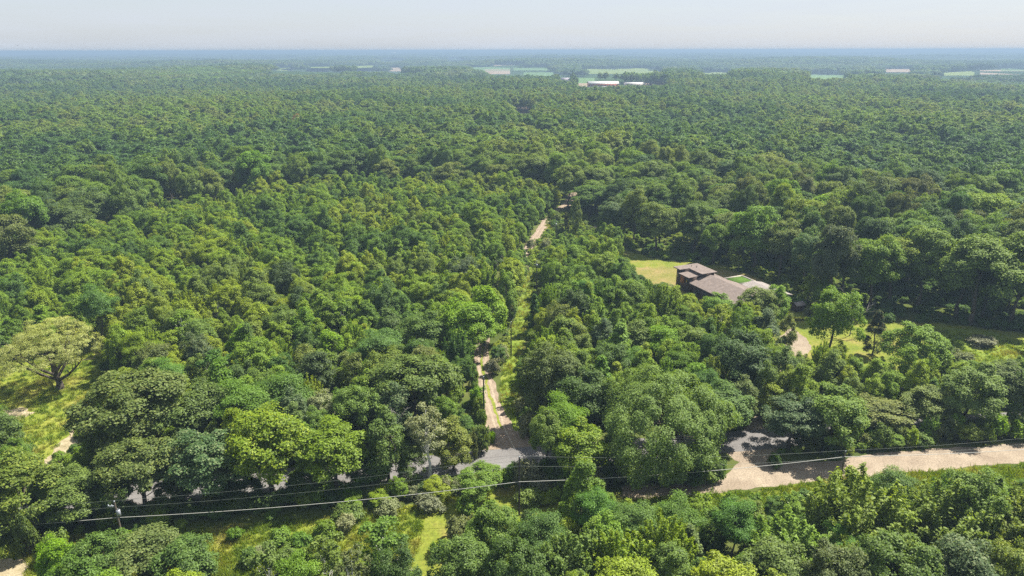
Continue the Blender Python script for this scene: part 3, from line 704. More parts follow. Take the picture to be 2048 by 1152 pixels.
# young growth
p = scatter(5.0, 66, 420)
bad, u, v = near_open(p)
mature = v < np.interp(u, EX, EY)
bad |= mature
dh = np.hypot(p[:, None, 0] - hx, p[:, None, 1] - hy); bad |= (dh < hr * .75).any(1)
bad |= (p[:, 1] < 78) & (rs.random(len(p)) < .35)
p = p[~bad]; u, v = proj(p[:, 0], p[:, 1], 0)
H = rs.uniform(7.5, 13.0, len(p)) + 1.2 * np.sin(p[:, 0] / 9) * np.sin(p[:, 1] / 11)
em = rs.random(len(p)) < .05; H[em] *= 1.2
Rr = np.clip(H * rs.uniform(.25, .38, len(p)), 2.2, 4.7)
vr = np.interp(u, [0, 300, 640, 1010, 1490, 2048], [1024, 985, 952, 918, 882, 843])
low = (v > vr) & (v < 1075 - (u - 400).clip(0, 2000) * .1); H[low] = rs.uniform(2.5, 4.6, low.sum()); Rr[low] = rs.uniform(1.5, 2.3, low.sum())
def cov2(): return covers(p[:, 0], p[:, 1], 0, H, Rr, KEEP, .97)
c = cov2(); H[c] *= .55; Rr[c] *= .65
c = cov2(); p, H, Rr = p[~c], H[~c], Rr[~c]
ytone = ['mid green', 'bright green', 'yellow-green', 'dark green', 'olive green', 'blue-green', 'feathery']
for q, h, r_ in zip(p, H, Rr):
    tn = rnd.choices(ytone, [5, 6, 3, 2.2, 2, 1, 1.2])[0]
    kd = 'soft' if tn == 'feathery' else rnd.choices(['oval', 'round', 'shoot', 'cone', 'sparse'], [6, 3, .8, .5, .25])[0]
    if h < 5 and tn != 'feathery': kd = 'round'
    if kd in ('round', 'soft'): r_ *= 1.15
    add_tree(kd, q[0], q[1], 0.0, h, r_, tn)
# mature wood
p = scatter(12.4, 150, 1500)
bad, u, v = near_open(p)
bad |= ~(v < np.interp(u, EX, EY) - 1)
dh = np.hypot(p[:, None, 0] - hx, p[:, None, 1] - hy); bad |= (dh < hr * .8).any(1)
p = p[~bad]; z0 = terrain(p[:, 0], p[:, 1])
H = rs.uniform(14.5, 23.5, len(p)); Rr = 5.4 + 5.4 * rs.random(len(p)) ** 1.3; H += 3.0 * np.sin(p[:, 0] / 47 + 2 * np.sin(p[:, 1] / 130)) * np.sin(p[:, 1] / 55 + p[:, 0] / 190)
KF = KEEP + KEEP_FAR
for _ in range(3):
    c = covers(p[:, 0], p[:, 1], z0, H, Rr, KF); H[c] *= .72; Rr[c] *= .84
c = covers(p[:, 0], p[:, 1], z0, H, Rr, KF, .7)
p, H, Rr, z0 = p[~c], H[~c], Rr[~c], z0[~c]
for q, h, r_, zz in zip(p, H, Rr, z0):
    add_tree('dome', q[0], q[1], float(zz), h, r_, rnd.choices(['mid green', 'dark green', 'bright green', 'olive green', 'blue-green', 'yellow-green'], [5, 4, 3, 2, 1.5, 1])[0])

# the 300 that show largest stand alone, the rest are the wood
def score(t):
    u, v = proj(t['x'], t['y'], t['z'] + t['H'] * .7)
    if not (-20 < u < 2068 and -20 < v < 1170): return 0
    return t['H'] * t['R'] / (t['x'] ** 2 + t['y'] ** 2 + 60 ** 2)
order = sorted(trees, key=score, reverse=True)
hand = [t for t in trees if t['hand'] and score(t) > 0]
solo = hand + [t for t in order if not t['hand'] and score(t) > 0][:294 - len(hand)]
ids = {id(t) for t in solo}
rest = [t for t in trees if id(t) not in ids]
for t in trees:
    u_, v_ = proj(t['x'], t['y'], t['H'] * .6); a_, b_ = proj(t['x'], t['y'], 0)
    if DEBUG and inpoly([u_], [v_], DEBUG)[0]: print('DBG', t['kind'], t['tone'], t['hand'], round(a_), round(b_), round(t['H'], 1), round(t['R'], 1))

# ------------------------------------------------------------------ labels that single each plant out
LM = {
    'the pale spreading tree': g(118, 775), 'the white-barked tree': g(860, 952), 'the huge round tree': g(1322, 925),
    'the brown-roofed house': (58, 194), 'the dirt track mouth': g(1005, 880), 'the lone dark conical tree': g(1742, 712),
    'the transformer pole': (-59.0, 85.0), 'the middle roadside pole': g(1036, 1030), 'the right roadside pole': g(1675, 985),
    'the gravel yard': g(1595, 700), 'the right meadow': g(1960, 700), 'the bare corner earth': g(20, 1135),
    'the mown grass path': g(880, 1060), 'the straw path': g(125, 890), 'the nearest track pole': g(967, 850),
    'the second track pole': g(1021, 722), 'the third track pole': g(1072, 585), 'the farthest track pole': g(1111, 480),
    'the bare snag': g(320, 640), 'the fence posts': g(1495, 925),
}
ORD = ['', 'second ', 'third ', 'fourth ', 'fifth ', 'sixth ', 'seventh ', 'eighth ', 'ninth ', 'tenth ']
def make_labels(items, desc):
    cnt = {}
    for t in items:
        best = min(LM, key=lambda k: math.hypot(t['x'] - LM[k][0], (t['y'] - LM[k][1])))
        dx, dy = t['x'] - LM[best][0], t['y'] - LM[best][1]
        rel = ('right of' if dx > 0 else 'left of') if abs(dx) > abs(dy) else ('behind' if dy > 0 else 'in front of')
        cnt.setdefault((desc(t), rel, best), []).append((math.hypot(dx, dy), t))
    for (ds, rel, best), L in cnt.items():
        L.sort(key=lambda a: a[0])
        for i, (_, t) in enumerate(L):
            o_ = ORD[i] if i < len(ORD) else '%dth ' % (i + 1)
            near = 'nearest ' if i == 0 and len(L) > 1 else (o_ + 'nearest ' if i else '')
            t['label'] = '%s%s %s %s' % (near, ds, rel, best)
KD = {'round': 'rounded tree', 'dome': 'tall domed tree', 'oval': 'slender oval tree', 'soft': 'feathery layered tree',
      'shoot': 'tree with upright leafy shoots', 'sparse': 'thin-crowned tree with pale limbs', 'cone': 'narrow conical tree'}
def tdesc(t):
    tn = 'soft green' if t['tone'] == 'feathery' else t['tone']
    sz = 'low ' if t['H'] < 6 else ''
    return sz + tn + ' ' + KD[t['kind']]
make_labels(solo, tdesc)

def place(proto, t, name, cat, group, i):
    e = empty(name, (t['x'], t['y'], t['z']), rnd.uniform(0, 6.283))
    s, sz = t['R'] / proto.R, t['H'] / proto.H
    e.scale = (s, s * rnd.uniform(.92, 1.08), sz)
    tr = obj('trunk', proto.trunk, e); cr = obj('crown', proto.crown, e)
    if t['kind'] != 'snag':
        cr.material_slots[0].link = 'OBJECT'; cr.material_slots[0].material = TONES[t['tone']]
    tag(e, t['label'], cat, group)
    return e
for i, t in enumerate(solo):
    pl = P[t['kind']]
    place(pl[rnd.randrange(len(pl))], t, 'conical_tree' if t['kind'] == 'cone' else 'broadleaf_tree', 'tree', 'trees of the near wood', i)

# ------------------------------------------------------------------ the rest of the wood, one object
far_dome = [Proto('dome', 20, 7.0, 5200, .85, 900 + i, 3) for i in range(5)]
def tile_mesh(seed):
    r_ = np.random.default_rng(seed); V = []; T = []; o = 0
    for a in range(4):
        for b in range(4):
            cx, cy_ = (a - 1.5) * 15 + r_.uniform(-4, 4), (b - 1.5) * 15 + r_.uniform(-4, 4)
            h = r_.uniform(15, 20); rr_ = r_.uniform(8, 11.5)
            n = 230; d = r_.normal(size=(n * 2, 3)); d /= np.linalg.norm(d, axis=1, keepdims=True); d = d[d[:, 2] > -.4][:n]
            pt = d * np.array([rr_, rr_, h * .42]) * r_.uniform(.72, 1.02, (len(d), 1)); pt += (cx, cy_, h * .56)
            nr = d + (0, 0, .4) + r_.normal(size=d.shape) * .25; nr /= np.linalg.norm(nr, axis=1, keepdims=True)
            v_, q_ = blades(pt, nr, r_.uniform(2.2, 3.4, len(d)), r_, .9); V.append(v_)
            T.append(np.clip(.5 + r_.normal() * .22 + .07 * r_.normal(size=len(d)), 0, 1))
    V = np.concatenate(V); Q = np.arange(len(V), dtype=np.int32).reshape(-1, 4)
    return nmesh('stand', V, Q, [M_farwood_shaded], tint=np.concatenate(T))
keys = ['oval', 'round', 'soft', 'shoot', 'sparse', 'cone', 'dome']
protos = []; start = {}
for k in keys:
    start[k] = len(protos); protos += [q.merged(M_forest if k == 'dome' else M_young) for q in P[k]]
start['far'] = len(protos); protos += [q.merged(M_forest) for q in far_dome]
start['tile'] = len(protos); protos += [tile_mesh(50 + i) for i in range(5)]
pts, idx, rot, scl = [], [], [], []
for t in rest:
    d_ = math.hypot(t['x'], t['y'])
    k = t['kind']
    if k == 'dome' and d_ > 380: arr = far_dome; s0 = start['far']
    else: arr = P[k]; s0 = start[k]
    j = rnd.randrange(len(arr)); pr = arr[j]
    pts.append((t['x'], t['y'], t['z'])); idx.append(s0 + j); rot.append((0, 0, rnd.uniform(0, 6.28)))
    s = t['R'] / pr.R * (1.12 if arr is far_dome else 1); scl.append((s, s, t['H'] / pr.H))
# farther stands, to 11 km
ty = np.arange(1180, 11000, 60.0); out = []
for yy in ty:
    xs = np.arange(-yy * .80 - 80, yy * .80 + 80, 60.0); out.append(np.stack([xs, np.full(len(xs), yy)], 1))
q = np.concatenate(out); q += rs.uniform(-9, 9, q.shape)
rr = np.hypot(q[:, 0], q[:, 1]); q = q[rr > 1500 - 24]
zz = terrain(q[:, 0], q[:, 1])
bad = np.zeros(len(q), bool)
for fx in (-26, 0, 26):
    for fy in (-26, 0, 26):
        for hh in (1, 5, 9, 13, 17, 21):
            u, v = proj(q[:, 0] + fx, q[:, 1] + fy, zz + hh)
            for pl in KEEP_FAR: bad |= inpoly(u, v, pl)
q, zz = q[~bad], zz[~bad]
for (a, b), c_ in zip(q, zz):
    pts.append((a, b, c_ - .3)); idx.append(start['tile'] + rnd.randrange(5)); rot.append((0, 0, rnd.randrange(4) * math.pi / 2)); s = rnd.uniform(.92, 1.25)
    scl.append((1.05, 1.05, s * (1 + .28 * math.sin(a / 310 + b / 170) * math.sin(b / 420 - a / 900))))
woods = instancer('forest', pts, idx, rot, scl, protos)
woods['label'] = 'green broadleaf wood filling the land to the horizon'
print('solo', len(solo), 'rest', len(rest), 'tiles', len(q))
# ------------------------------------------------------------------ trees with a look of their own
def special(name, proto, x, y, z, lm, label, cat='tree', rz=0.0, s=1.0, limbs=None):
    e = empty(name, (x, y, z), rz); e.scale = (s, s, s)
    obj('trunk', proto.trunk, e); c = obj('crown', proto.crown, e)
    c.material_slots[0].link = 'OBJECT'; c.material_slots[0].material = lm
    return tag(e, label, cat, None)
x, y = g(118, 775); H = solve_h(x, y, 624, 11.3, 'spread')
sp = Proto('spread', H, 11.3, 42000, .24, 1001, 0)
e = special('spreading_tree', sp, x, y, 0, M_pale, 'wide pale straw-green umbrella-shaped tree standing alone in the left clearing')
r_ = np.random.default_rng(5)
for k, (a, el, L) in enumerate([(-.2, .62, 9.5), (3.3, .55, 8.5), (1.3, .8, 9), (2.4, .9, 8.5), (4.4, .8, 9), (5.4, .75, 9), (.6, 1.0, 8)]):
    d = np.array([math.cos(a) * math.cos(el), math.sin(a) * math.cos(el), math.sin(el)]); s0 = np.array([0, 0, 1.8 + .35 * k])
    pts_ = [s0, s0 + d * L * .4 + (0, 0, -.4), s0 + d * L * .75, s0 + d * L + (0, 0, .6)]
    pr = [tube(pts_, [.38, .28, .18, .08], 7)]
    for j in range(5):
        b = pts_[1] + (pts_[3] - pts_[1]) * (j / 5 + .1); q2 = b + d * 2.2 + r_.normal(size=3) * 1.5 + (0, 0, 1.2)
        pr.append(tube([b, (b + q2) / 2 + r_.normal(size=3) * .2, q2], [.12, .08, .03], 4))
    part('limb', join(pr), M_bark, e, True)
LMK = e
x, y = g(1318, 938); H = solve_h(x, y, 722, 14.0, 'bigoak')
ok = Proto('bigoak', H, 14.2, 90000, .34, 1002, 40)
special('round_tree', ok, x, y, 0, leaf_mat('leaf_fresh_green', (0.155, 0.265, 0.014), vary=.4), 'huge round bright green tree overhanging the road, broadest crown of all')
x, y = g(857, 955); H = height_at(y, 806)
wb = Proto('sparse', H, 3.7, 4600, .30, 1003, 34, M_white_bark)
special('white_barked_tree', wb, x, y, 0, TONES['silvery green'], 'thin-crowned tree with a bright white trunk beside the road')
x, y = g(1742, 712); H = solve_h(x, y, 622, 3.0, 'cone')
special('conical_tree', Proto('cone', H, 3.0, 16000, .28, 1004), x, y, 0, M_conedark, 'lone dark conical tree with reddish tips on the right lawn')
x, y, z = terr_hit(600, 285)
special('broadleaf_tree', P['dome'][0], x, y, z, M_rust, 'rust-brown tree standing out in the far left green wood', rz=1.0, s=1.1)

def snag(H, seed, lean=(0, 0), r0=.16):
    r_ = np.random.default_rng(seed); parts = []
    def grow(p, d, L, r, lv):
        q1 = p + d * L * .5 + r_.normal(size=3) * L * .04; q2 = p + d * L + r_.normal(size=3) * L * .07
        parts.append(tube([p, q1, q2], [r, r * .75, r * .45], 5 if lv == 0 else 4))
        if lv < 3:
            for k in range(4 if lv == 0 else 3):
                f = .45 + .55 * r_.random(); b = p + (q2 - p) * f
                nd = d * .8 + r_.normal(size=3) * .55; nd[2] += .15; nd /= np.linalg.norm(nd)
                grow(b, nd, L * (.38 + .2 * r_.random()), max(r * .45, .02), lv + 1)
    d = np.array([lean[0], lean[1], 1.0]); d /= np.linalg.norm(d)
    trunk_n = len(parts)
    grow(np.array([0, 0, -.2]), d, H * .7, r0, 0)
    return parts[:1], parts[1:]
for (px_, ty_, by_, lean, lab, m_, r0) in [
        (322, 598, 668, (-.45, .1), 'white leaning bare snag among the young trees behind the pale spreading tree', M_white_bark, .16),
        (740, 722, 800, (.1, 0), 'small grey leafless tree in the wood left of the dirt track', M_dead, .10),
        (1698, 590, 672, (.05, 0), 'grey leafless tree at the wood edge right of the brown-roofed house', M_dead, .15),
        (1541, 425, 500, (0, 0), 'tall grey leafless tree in the mature wood behind the brown-roofed house', M_dead, .22),
        (1012, 520, 570, (.1, 0), 'small grey leafless tree beside the upper dirt track', M_dead, .10),
        (790, 850, 940, (.1, .1), 'dark leafless tree left of the white-barked tree', M_dead, .10),
        (268, 556, 600, (.1, 0), 'small grey leafless tree in the young wood behind the pale spreading tree', M_dead, .12),
        (592, 490, 530, (-.1, 0), 'small grey leafless tree deep in the left young wood', M_dead, .12),
        (1690, 1095, 1190, (.2, .1), 'grey leafless bush among the lower right trees', M_dead, .08)]:
    x, y = g(px_, by_); H = height_at(y, ty_); e = empty('bare_tree', (x, y, 0), 0)
    a, b = snag(H * 1.15, int(px_), lean, r0)
    part('trunk', join(a), m_, e, True); part('branches', join(b), m_, e, True)
    tag(e, lab, 'tree', 'bare trees')

# ------------------------------------------------------------------ shrubs
SH = [(858, 982, 1018, 70, 'silvery green'), (775, 992, 1030, 60, 'silvery green'), (700, 1003, 1038, 70, 'mid green'), (935, 990, 1030, 60, 'mid green'),
      (1075, 940, 985, 60, 'silvery green'), (1130, 945, 985, 60, 'mid green'), (1052, 826, 872, 44, 'silvery green'), (1040, 792, 828, 36, 'silvery green'),
      (985, 716, 750, 34, 'silvery green'), (1002, 690, 722, 40, 'silvery green'), (1018, 610, 645, 30, 'silvery green'), (1048, 528, 556, 24, 'silvery green'),
      (1040, 500, 530, 30, 'silvery green'), (1060, 478, 500, 26, 'silvery green'), (1090, 476, 500, 26, 'silvery green'), (1052, 1018, 1066, 34, 'blue-green'),
      (960, 1020, 1080, 70, 'silvery green'), (915, 1030, 1075, 60, 'olive green'), (690, 1022, 1060, 60, 'silvery green'), (650, 1035, 1075, 60, 'mid green'),
      (62, 1005, 1110, 55, 'mid green'), (110, 1060, 1120, 70, 'bright green'), (240, 1062, 1118, 90, 'mid green'), (500, 1092, 1128, 46, 'mid green'),
      (470, 1050, 1078, 40, 'mid green'), (560, 1050, 1085, 60, 'bright green'), (600, 1060, 1092, 50, 'mid green'), (1600, 985, 1020, 80, 'bright green'), (1505, 985, 1015, 40, 'bright green'),
      (1400, 985, 1030, 60, 'bright green'), (1460, 992, 1040, 70, 'mid green'), (1885, 690, 725, 50, 'mid green'), (1915, 700, 730, 60, 'olive green'),
      (1960, 668, 690, 70, 'silvery green'), (1010, 935, 975, 36, 'yellow-green'), (1780, 672, 690, 10, 'mid green'), (1775, 664, 680, 9, 'mid green'),
      (40, 1078, 1112, 40, 'yellow-green'), (1300, 1010, 1060, 60, 'bright green'), (1130, 1000, 1050, 50, 'mid green'), (20, 940, 1000, 70, 'bright green'),
      (1545, 905, 935, 30, 'dark green'), (1425, 915, 958, 60, 'dark green'), (1380, 915, 965, 80, 'dark green'), (960, 848, 905, 40, 'yellow-green'), (948, 862, 912, 36, 'olive green')]
rr2 = random.Random(21)
def row(x0, y0, x1, y1, n, hpx, wpx, tones):
    for i in range(n):
        f = (i + rr2.uniform(.2, .8)) / n; bx = x0 + (x1 - x0) * f; by = y0 + (y1 - y0) * f + rr2.uniform(-7, 7)
        h = hpx * rr2.uniform(.7, 1.3); SH.append((bx, by - h, by, wpx * rr2.uniform(.8, 1.3), rr2.choice(tones)))
row(-20, 1056, 640, 1003, 26, 30, 54, ['mid green', 'dark green', 'mid green', 'olive green', 'bright green'])
row(640, 1003, 940, 978, 12, 28, 54, ['mid green', 'silvery green', 'dark green'])
row(1050, 975, 1440, 955, 16, 50, 60, ['mid green', 'dark green', 'mid green', 'silvery green'])
row(1590, 903, 2060, 871, 26, 40, 46, ['mid green', 'dark green', 'bright green', 'olive green'])
row(1008, 560, 1020, 640, 6, 24, 26, ['silvery green', 'mid green', 'bright green'])
row(1074, 545, 1052, 850, 14, 22, 26, ['bright green', 'mid green', 'yellow-green'])
row(1100, 430, 1130, 480, 6, 18, 22, ['yellow-green', 'bright green'])
row(1545, 585, 1640, 640, 6, 16, 26, ['mid green', 'olive green'])
row(1860, 742, 2060, 748, 8, 18, 50, ['bright green', 'mid green', 'yellow-green'])
row(944, 765, 962, 868, 9, 34, 30, ['bright green', 'yellow-green', 'mid green'])
row(500, 1110, 830, 1150, 8, 26, 50, ['mid green', 'bright green', 'yellow-green', 'silvery green'])
row(90, 1120, 420, 1110, 8, 26, 50, ['mid green', 'bright green', 'yellow-green'])
shr = []
for bx, tyy, by, wpx, tone in SH:
    x, y = g(bx, by); dep = y * cP + 60 * sP
    r_ = wpx / 2 * dep / F_PX; shr.append(dict(kind='shrub', x=x, y=y, z=0.0, H=min(max(solve_h(x, y, tyy, r_, 'shrub'), .8), 8), R=r_, tone=tone))
make_labels(shr, lambda t: ('tall ' if t['H'] > 4 else '') + t['tone'] + ' shrub')
for i, t in enumerate(shr): place(P['shrub'][i % 3], t, 'shrub', 'shrub', 'shrubs along road, track and clearings', i)

# undergrowth below the young wood and on its gaps
p = scatter(3.6, 66, 300); bad, u, v = near_open(p); p = p[~bad]; n = len(p)
tz = rs.uniform(.35, .95, n)
ug = instancer('undergrowth', np.c_[p, np.zeros(n)], rs.integers(0, 3, n), np.c_[np.zeros((n, 2)), rs.random(n) * 6.28], np.c_[tz * 1.25, tz * 1.25, tz],
               [q.merged(M_young) for q in P['shrub']])
ug['label'] = 'low leafy undergrowth between the near trees'

# tall grass
def tuft(seed, n=26, h=.55, r=.45):
    r_ = np.random.default_rng(seed); V = []; 
    for i in range(n):
        a, q = r_.random() * 6.28, r * math.sqrt(r_.random()); b = np.array([math.cos(a) * q, math.sin(a) * q, 0]); t_ = r_.random() * 6.28
        w_ = np.array([math.cos(t_), math.sin(t_), 0]) * .045; l = np.array([r_.normal() * .22, r_.normal() * .22, h * r_.uniform(.5, 1.15)])
        V += [b - w_, b + w_, b + w_ * .5 + l * .6, b + l]
    V = np.array(V); return nmesh('tuft', V, np.arange(len(V)).reshape(-1, 4), [M_tuft], tint=r_.random(n))
M_tuft = forest_mat('grass_blades', [(0.12, 0.19, 0.016), (0.17, 0.23, 0.018), (0.21, 0.245, 0.025), (0.28, 0.27, 0.06)], region=0.12, trans=.4)
tufts = [tuft(i) for i in range(4)]
def grass_points(polys, dens, ymax=1e9, excl=()):
    out = []
    for pl in polys:
        W = np.array([g(min(max(a, -120), 2160), b) for a, b in pl]); lo, hi = W.min(0), W.max(0); n = int((hi[0] - lo[0]) * (hi[1] - lo[1]) * dens)
        q = rs.uniform(lo, hi, (n, 2)); out.append(q[inpoly(q[:, 0], q[:, 1], [tuple(a) for a in W])])
    q = np.concatenate(out); u, v = proj(q[:, 0], q[:, 1], np.zeros(len(q)))
    for pl in excl: q = q[~inpoly(u, v, pl)]; u, v = proj(q[:, 0], q[:, 1], np.zeros(len(q)))
    q = q[~near_line(q[:, 0], q[:, 1], ROAD_KEEP, 3.8)]; return q
EXC = [[(1235, 992), (1330, 975), (1440, 958), (1478, 925), (1440, 893), (1530, 888), (1530, 925), (1640, 925), (1780, 905), (2100, 885), (2100, 925), (1850, 945), (1700, 955), (1560, 972), (1400, 990), (1260, 1000)],
       [(-40, 826), (40, 812), (70, 822), (30, 838), (-40, 848)], [(85, 928), (100, 935), (130, 905), (175, 858), (170, 846), (150, 848), (120, 880)],
       [(-60, 1118), (40, 1116), (62, 1128), (50, 1150), (20, 1180), (-60, 1200)], [(850, 1022), (935, 1008), (1000, 975), (1038, 965), (1038, 1000), (1150, 990), (1240, 985), (1240, 1030), (1000, 1050), (940, 1070), (905, 1095), (870, 1180), (800, 1180), (835, 1090)],
       [(956, 900), (956, 700), (980, 660), (980, 780), (1040, 860), (1062, 893)]]
q = grass_points([STRIP_L, [(960, 940), (1060, 935), (1060, 985), (960, 985)]], 3.2, excl=EXC)
q2 = grass_points([CLEAR_LEFT, LANE_GRASS, [(1870, 660), (2100, 697), (2100, 740), (1900, 735), (1850, 705)], [(1095, 430), (1128, 418), (1165, 470), (1120, 490), (1080, 520), (1060, 520), (1085, 470)]], 1.1, excl=EXC)
q = np.concatenate([q, q2]); n = len(q); tz = rs.uniform(.6, 1.5, n)
gr = instancer('tall_grass', np.c_[q, np.full(n, .01)], rs.integers(0, 4, n), np.c_[np.zeros((n, 2)), rs.random(n) * 6.28], np.c_[tz, tz, tz * rs.uniform(.7, 1.3, n)], tufts)
gr['label'] = 'tall yellow-green grass on the verges and clearings'

# ------------------------------------------------------------------ the brown-roofed house
M_roof = ground_material('roof_brown_shingle', (0.125, 0.100, 0.088), (0.155, 0.125, 0.108), (0.185, 0.150, 0.130), 0.9, 7.0, .4, .03)
M_roofgrey = ground_material('roof_grey_shingle', (0.18, 0.16, 0.145), (0.215, 0.19, 0.175), (0.25, 0.22, 0.20), 0.9, 7.0, .4, .03)
M_wallb = simple('siding_dark_brown', (0.070, 0.046, 0.034), 0.8, .2, .3, 1.5)
M_orange = simple('siding_orange_cedar', (0.34, 0.13, 0.045), 0.7, .3, .25, 1.5)
M_parapet = simple('parapet_pale_stone', (0.36, 0.33, 0.27), 0.8)
M_turf = simple('roof_turf', (0.055, 0.105, 0.014), 0.95, .1, .25, 1.5)
M_glass = simple('window_glass_dark', (0.02, 0.03, 0.04), 0.08, .6, .05)
M_frame = simple('window_frame_dark', (0.03, 0.026, 0.024), 0.5)
hx0, hy0 = 50.1, 202.2
house = empty('house', (hx0, hy0, 0), math.atan2(0.39, 0.92))
tag(house, 'dark brown house with stepped low roofs and a green roof terrace', 'house')
def hb(name, x0, x1, v0, v1, z0, z1, m, parent=house): return part(name, box_vq(x0, x1, -v1, -v0, z0, z1), m, parent)
def prism(name, pts, thick, m, parent):
    """roof slab from top corners, given thickness"""
    n = len(pts); T = np.array([(a, -b, c) for a, b, c in pts]); B = T - (0, 0, thick)
    bm = bmesh.new(); tv = [bm.verts.new(a) for a in T]; bv = [bm.verts.new(a) for a in B]
    bm.faces.new(tv); bm.faces.new(bv[::-1])
    for i in range(n): bm.faces.new((tv[i], bv[i], bv[(i + 1) % n], tv[(i + 1) % n]))
    bmesh.ops.recalc_face_normals(bm, faces=bm.faces); me = D.meshes.new(name); bm.to_mesh(me); bm.free(); me.materials.append(m); return obj(name, me, parent)
def hip(name, x0, x1, v0, v1, z, rise, m, parent):
    xm = (x0 + x1) / 2; k = min(x1 - x0, v1 - v0) / 2; V = [(x0, -v0, z), (x1, -v0, z), (x1, -v1, z), (x0, -v1, z), (xm, -(v0 + k), z + rise), (xm, -(v1 - k), z + rise)]
    V += [(a, b, c - .22) for a, b, c in V[:4]]; F = [(0, 1, 4), (1, 2, 5, 4), (2, 3, 5), (3, 0, 4, 5), (0, 6, 7, 1), (1, 7, 8, 2), (2, 8, 9, 3), (3, 9, 6, 0), (6, 9, 8, 7)]
    me = D.meshes.new(name); me.from_pydata(V, [], F); me.materials.append(m)
    bm = bmesh.new(); bm.from_mesh(me); bmesh.ops.recalc_face_normals(bm, faces=bm.faces); bm.to_mesh(me); bm.free(); return obj(name, me, parent)
hb('wall', 0.7, 8.3, 0.7, 2.6, 0, 6.2, M_wallb); hb('wall', 4.0, 8.3, 2.601, 9.0, 0, 6.2, M_wallb)
prism('roof', [(-0.1, -0.2, 6.5), (9.0, -0.2, 6.5), (9.0, 9.6, 6.5), (3.3, 9.6, 6.5), (3.3, 3.3, 6.5), (-0.1, 3.3, 6.5)], .22, M_roof, house)
hb('wall', 0.5, 3.99, 2.602, 8.2, 0, 5.3, M_wallb)
r2 = prism('roof', [(-0.6, 3.1, 5.45), (4.6, 3.1, 5.75), (4.6, 8.5, 5.75), (-0.6, 8.5, 5.45)], .2, M_roof, house)
for k_, (a_, b_) in enumerate([(5.2, 2.0), (6.0, 3.4)]): part('vent_pipe', tube([(a_, -b_, 6.4), (a_, -b_, 6.95)], [.09, .09], 8), M_frame, house)
hb('cedar_panel', 0.42, .49, 3.2, 5.0, 2.4, 4.9, M_orange)
hb('wall', 0.7, 12.2, 9.01, 30.0, 0, 3.75, M_wallb)
prism('roof', [(-0.4, 8.4, 3.9), (6.4, 8.4, 5.9), (6.4, 31, 5.9), (-0.4, 31, 3.9)], .22, M_roof, house)
prism('roof', [(6.4, 8.4, 5.9), (13.0, 14, 3.9), (13.0, 31, 3.9), (6.4, 31, 5.9)], .22, M_roof, house)
hb('wall', 8.31, 12.3, 2.6, 9.0, 0, 3.5, M_wallb)
prism('roof', [(8.4, 2.0, 3.75), (12.9, 2.0, 3.65), (12.9, 9.6, 3.65), (8.4, 9.6, 3.75)], .2, M_roof, house)
hb('wall', 12.31, 20.0, 7.8, 28.0, 0, 2.75, M_wallb)
hb('terrace_slab', 12.32, 20.3, 7.6, 15.6, 2.751, 2.95, M_parapet)
for a in [(12.9, 20.6, 7.3, 7.59), (20.31, 20.6, 7.59, 15.6), (12.9, 13.2, 7.6, 15.6)]: hb('parapet', *a, 2.6, 3.3, M_parapet)
hb('green_roof', 13.25, 20.1, 7.8, 13.4, 2.955, 3.1, M_turf)
for k in range(7): hb('pergola_slat', 13.3, 20.1, 13.7 + k * .3, 13.8 + k * .3, 3.3, 3.42, M_parapet)
prism('roof', [(13.1, 16, 3.9), (16.6, 16, 4.7), (16.6, 28.6, 4.7), (13.1, 28.6, 3.9)], .2, M_roofgrey, house)
prism('roof', [(16.6, 16, 4.7), (20.8, 16, 3.7), (20.8, 28.6, 3.7), (16.6, 28.6, 4.7)], .2, M_roofgrey, house)
for (v_, z_, w_, h_) in [(6.6, 3.0, 1.3, 1.4), (1.6, 3.6, 1.0, 1.5), (11.5, 1.2, 1.8, 1.6), (15, 1.2, 1.8, 1.6), (19, .2, 1.2, 2.2), (22, 1.2, 1.8, 1.6)]:
    xw = .69 if v_ > 8.5 else (.69 if v_ < 2.6 else .49)
    f = hb('window', xw - .06, xw - .002, v_ - w_ / 2, v_ + w_ / 2, z_, z_ + h_, M_frame)
    part('pane', box_vq(xw - .09, xw - .062, -v_ - w_ / 2 + .1, -v_ + w_ / 2 - .1, z_ + .1, z_ + h_ - .1), M_glass, f)

# little grey-roofed shed, yellow bed
x, y = g(1593, 622)
e = empty('shed', (x, y, 0), .4); tag(e, 'small grey-roofed shed at the lawn edge right of the brown-roofed house', 'shed')
part('wall', box_vq(-1.4, 1.4, -1.0, 1.0, 0, 1.9), M_wallb, e)
for s_ in (-1, 1):
    V = np.array([(-1.7, 0, 2.6), (1.7, 0, 2.6), (1.7, s_ * 1.4, 1.85), (-1.7, s_ * 1.4, 1.85), (-1.7, 0, 2.7), (1.7, 0, 2.7), (1.7, s_ * 1.4, 1.95), (-1.7, s_ * 1.4, 1.95)])
    part('roof', (V, np.array([(0, 1, 2, 3), (4, 7, 6, 5), (0, 4, 5, 1), (2, 6, 7, 3), (1, 5, 6, 2), (0, 3, 7, 4)])), M_roofgrey, e)
M_yel = leaf_mat('petals_yellow', (0.62, 0.55, 0.02), tip=(.8, .7, .05)); M_red = leaf_mat('petals_red', (0.45, 0.03, 0.02))
